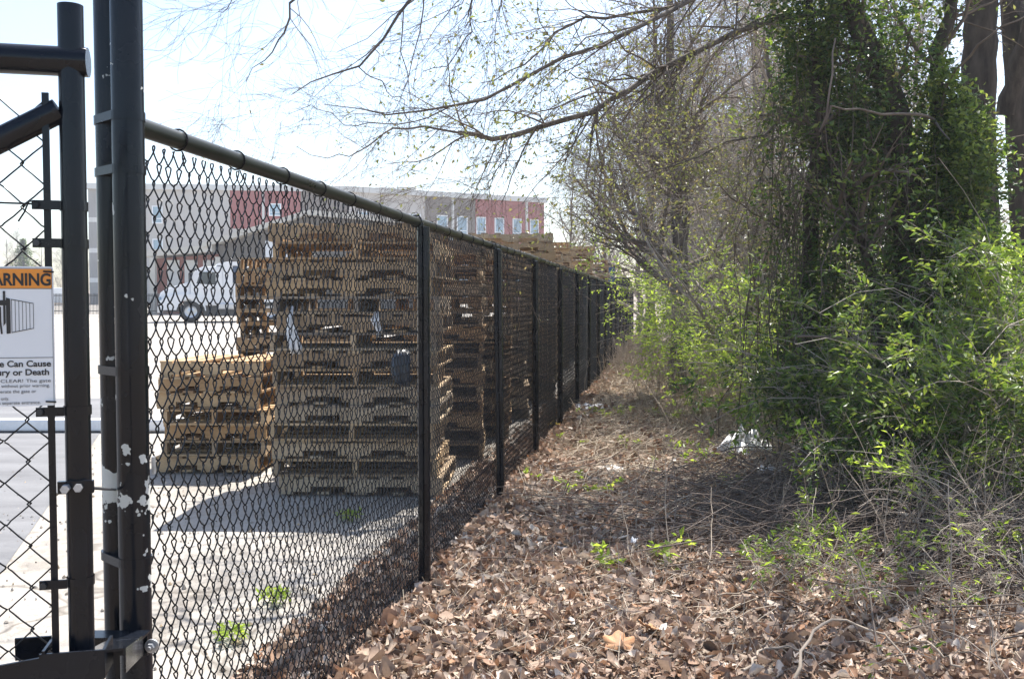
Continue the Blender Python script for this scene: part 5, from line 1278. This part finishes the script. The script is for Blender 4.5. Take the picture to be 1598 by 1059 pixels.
# ---------------- litter
def crumple(name, c, d, lab, mat='plastic', seed=1, rz=0, cat='plastic bag'):
    r = np.random.default_rng(seed); nu, nv = 14, 9; v = []
    ph = r.uniform(0, 6, 12)
    for i in range(nu):
        for j in range(nv):
            u, w_ = i/(nu-1)-.5, j/(nv-1)-.5
            z = d[2]*max(0, 1-(2*u)**2)*max(0, 1-(2*w_)**2)*(.7+.5*math.sin(u*17+ph[0]+w_*6)*math.cos(w_*15+ph[1]))+.01*math.sin(u*30+ph[2])*math.cos(w_*26)
            x = u*d[0]*(1+.25*math.sin(w_*9+ph[3])); y = w_*d[1]*(1+.3*math.sin(u*11+ph[4]))*(1-.5*abs(u+.1))
            v.append((c[0]+x*math.cos(rz)-y*math.sin(rz), c[1]+x*math.sin(rz)+y*math.cos(rz), c[2]+.015+abs(z)+r.uniform(0, .008)))
    f = [(i*nv+j, (i+1)*nv+j, (i+1)*nv+j+1, i*nv+j+1) for i in range(nu-1) for j in range(nv-1)]
    m = MB(); m.add(v, f); o = m.build(name, M[mat], smooth=True); s_ = o.modifiers.new('t', 'SOLIDIFY'); s_.thickness = .0015; return tag(o, lab, cat)
c = W(1165, 700, 8.9); crumple('plastic_bag', (c[0], c[1]+.1, g0(c[0], c[1])[2]), (.42, .75, .24), 'crumpled white plastic bag trailing down the thicket edge', seed=2, rz=-.8)
c = W(1196, 742, 7.8); crumple('plastic_bag', (c[0], c[1], g0(c[0], c[1])[2]), (.26, .24, .07), 'smaller white plastic lump just in front of the trailing bag', seed=3)
M['fadedpaper'] = simple('faded_paper', (.62, .60, .57), .7, 0, .1, 20)
c = W(912, 638, 12.9); crumple('plastic_sheet', (c[0]+.05, 12.6, g0(c[0], 12.6)[2]), (.45, .5, .05), 'flat white plastic scrap near the foot of the fence far down', seed=4)
c = W(958, 741, 7.95); crumple('paper_scrap', (c[0], 7.95, g0(c[0], 7.95)[2]), (.22, .3, .025), 'pale flattened scrap in the middle of the strip', 'fadedpaper', 5, cat='paper')
c = W(1045, 727, 8.4); crumple('paper_scrap', (c[0], 8.4, g0(c[0], 8.4)[2]), (.2, .2, .02), 'small pale scrap left of the white plastic lump', 'fadedpaper', 6, cat='paper')
c = W(990, 864, 5.5); crumple('paper_scrap', (c[0], 5.5, g0(c[0], 5.5)[2]), (.07, .06, .03), 'little bright white scrap beside the upright stems', 'plastic', 7, cat='paper')
# yellow scrap hanging at the foot of a post
M['yel'] = simple('yellow_plastic', (.75, .50, .04), .5)
c = W(864, 662, 10.75); crumple('yellow_scrap', (c[0], c[1], .03), (.12, .1, .05), 'yellow plastic scrap lying at the foot of the fourth line post', 'yel', 8, cat='scrap')
# two large dead leaves standing out in the foreground
def big_leaf(c, s, rz, lab, seed):
    r = np.random.default_rng(seed); v = [(0, 0, .0)]; n = 30
    for i in range(n):
        a = 2*PI*i/n; rr_ = s*(.55+.30*abs(math.cos(2.5*a))+.06*math.sin(11*a)); x, y = rr_*math.cos(a), rr_*.75*math.sin(a)
        v.append((x, y, .35*abs(y)+.22*x*x/s+r.normal(0, .003)))
    V_ = np.array(v); cz, sz = math.cos(rz), math.sin(rz); tl = .45
    V_ = np.stack([V_[:, 0], V_[:, 1]*math.cos(tl)-V_[:, 2]*math.sin(tl), V_[:, 1]*math.sin(tl)+V_[:, 2]*math.cos(tl)], -1)
    V_ = np.stack([V_[:, 0]*cz-V_[:, 1]*sz, V_[:, 0]*sz+V_[:, 1]*cz, V_[:, 2]], -1)+np.array(c)+np.array([0, 0, .055])
    m = MB(); m.add(V_, [(0, 1+i, 1+(i+1) % n) for i in range(n)]); o = m.build('dead_leaf', M['bigleaf'], smooth=True); s_ = o.modifiers.new('t', 'SOLIDIFY'); s_.thickness = .001; tag(o, lab, 'leaf')
M['bigleaf'] = simple('brown_leaf', (.38, .19, .085), .7, 0, .3, 25, .3)
c = W(965, 1010, 3.75); big_leaf((c[0], c[1], g0(c[0], c[1])[2]), .085, .4, 'large curled orange brown leaf at the bottom centre', 1)
c = W(1010, 985, 3.95); big_leaf((c[0], c[1], g0(c[0], c[1])[2]), .07, 2.0, 'large brown leaf just behind the orange brown leaf', 2)
c = W(1032, 497, 16);
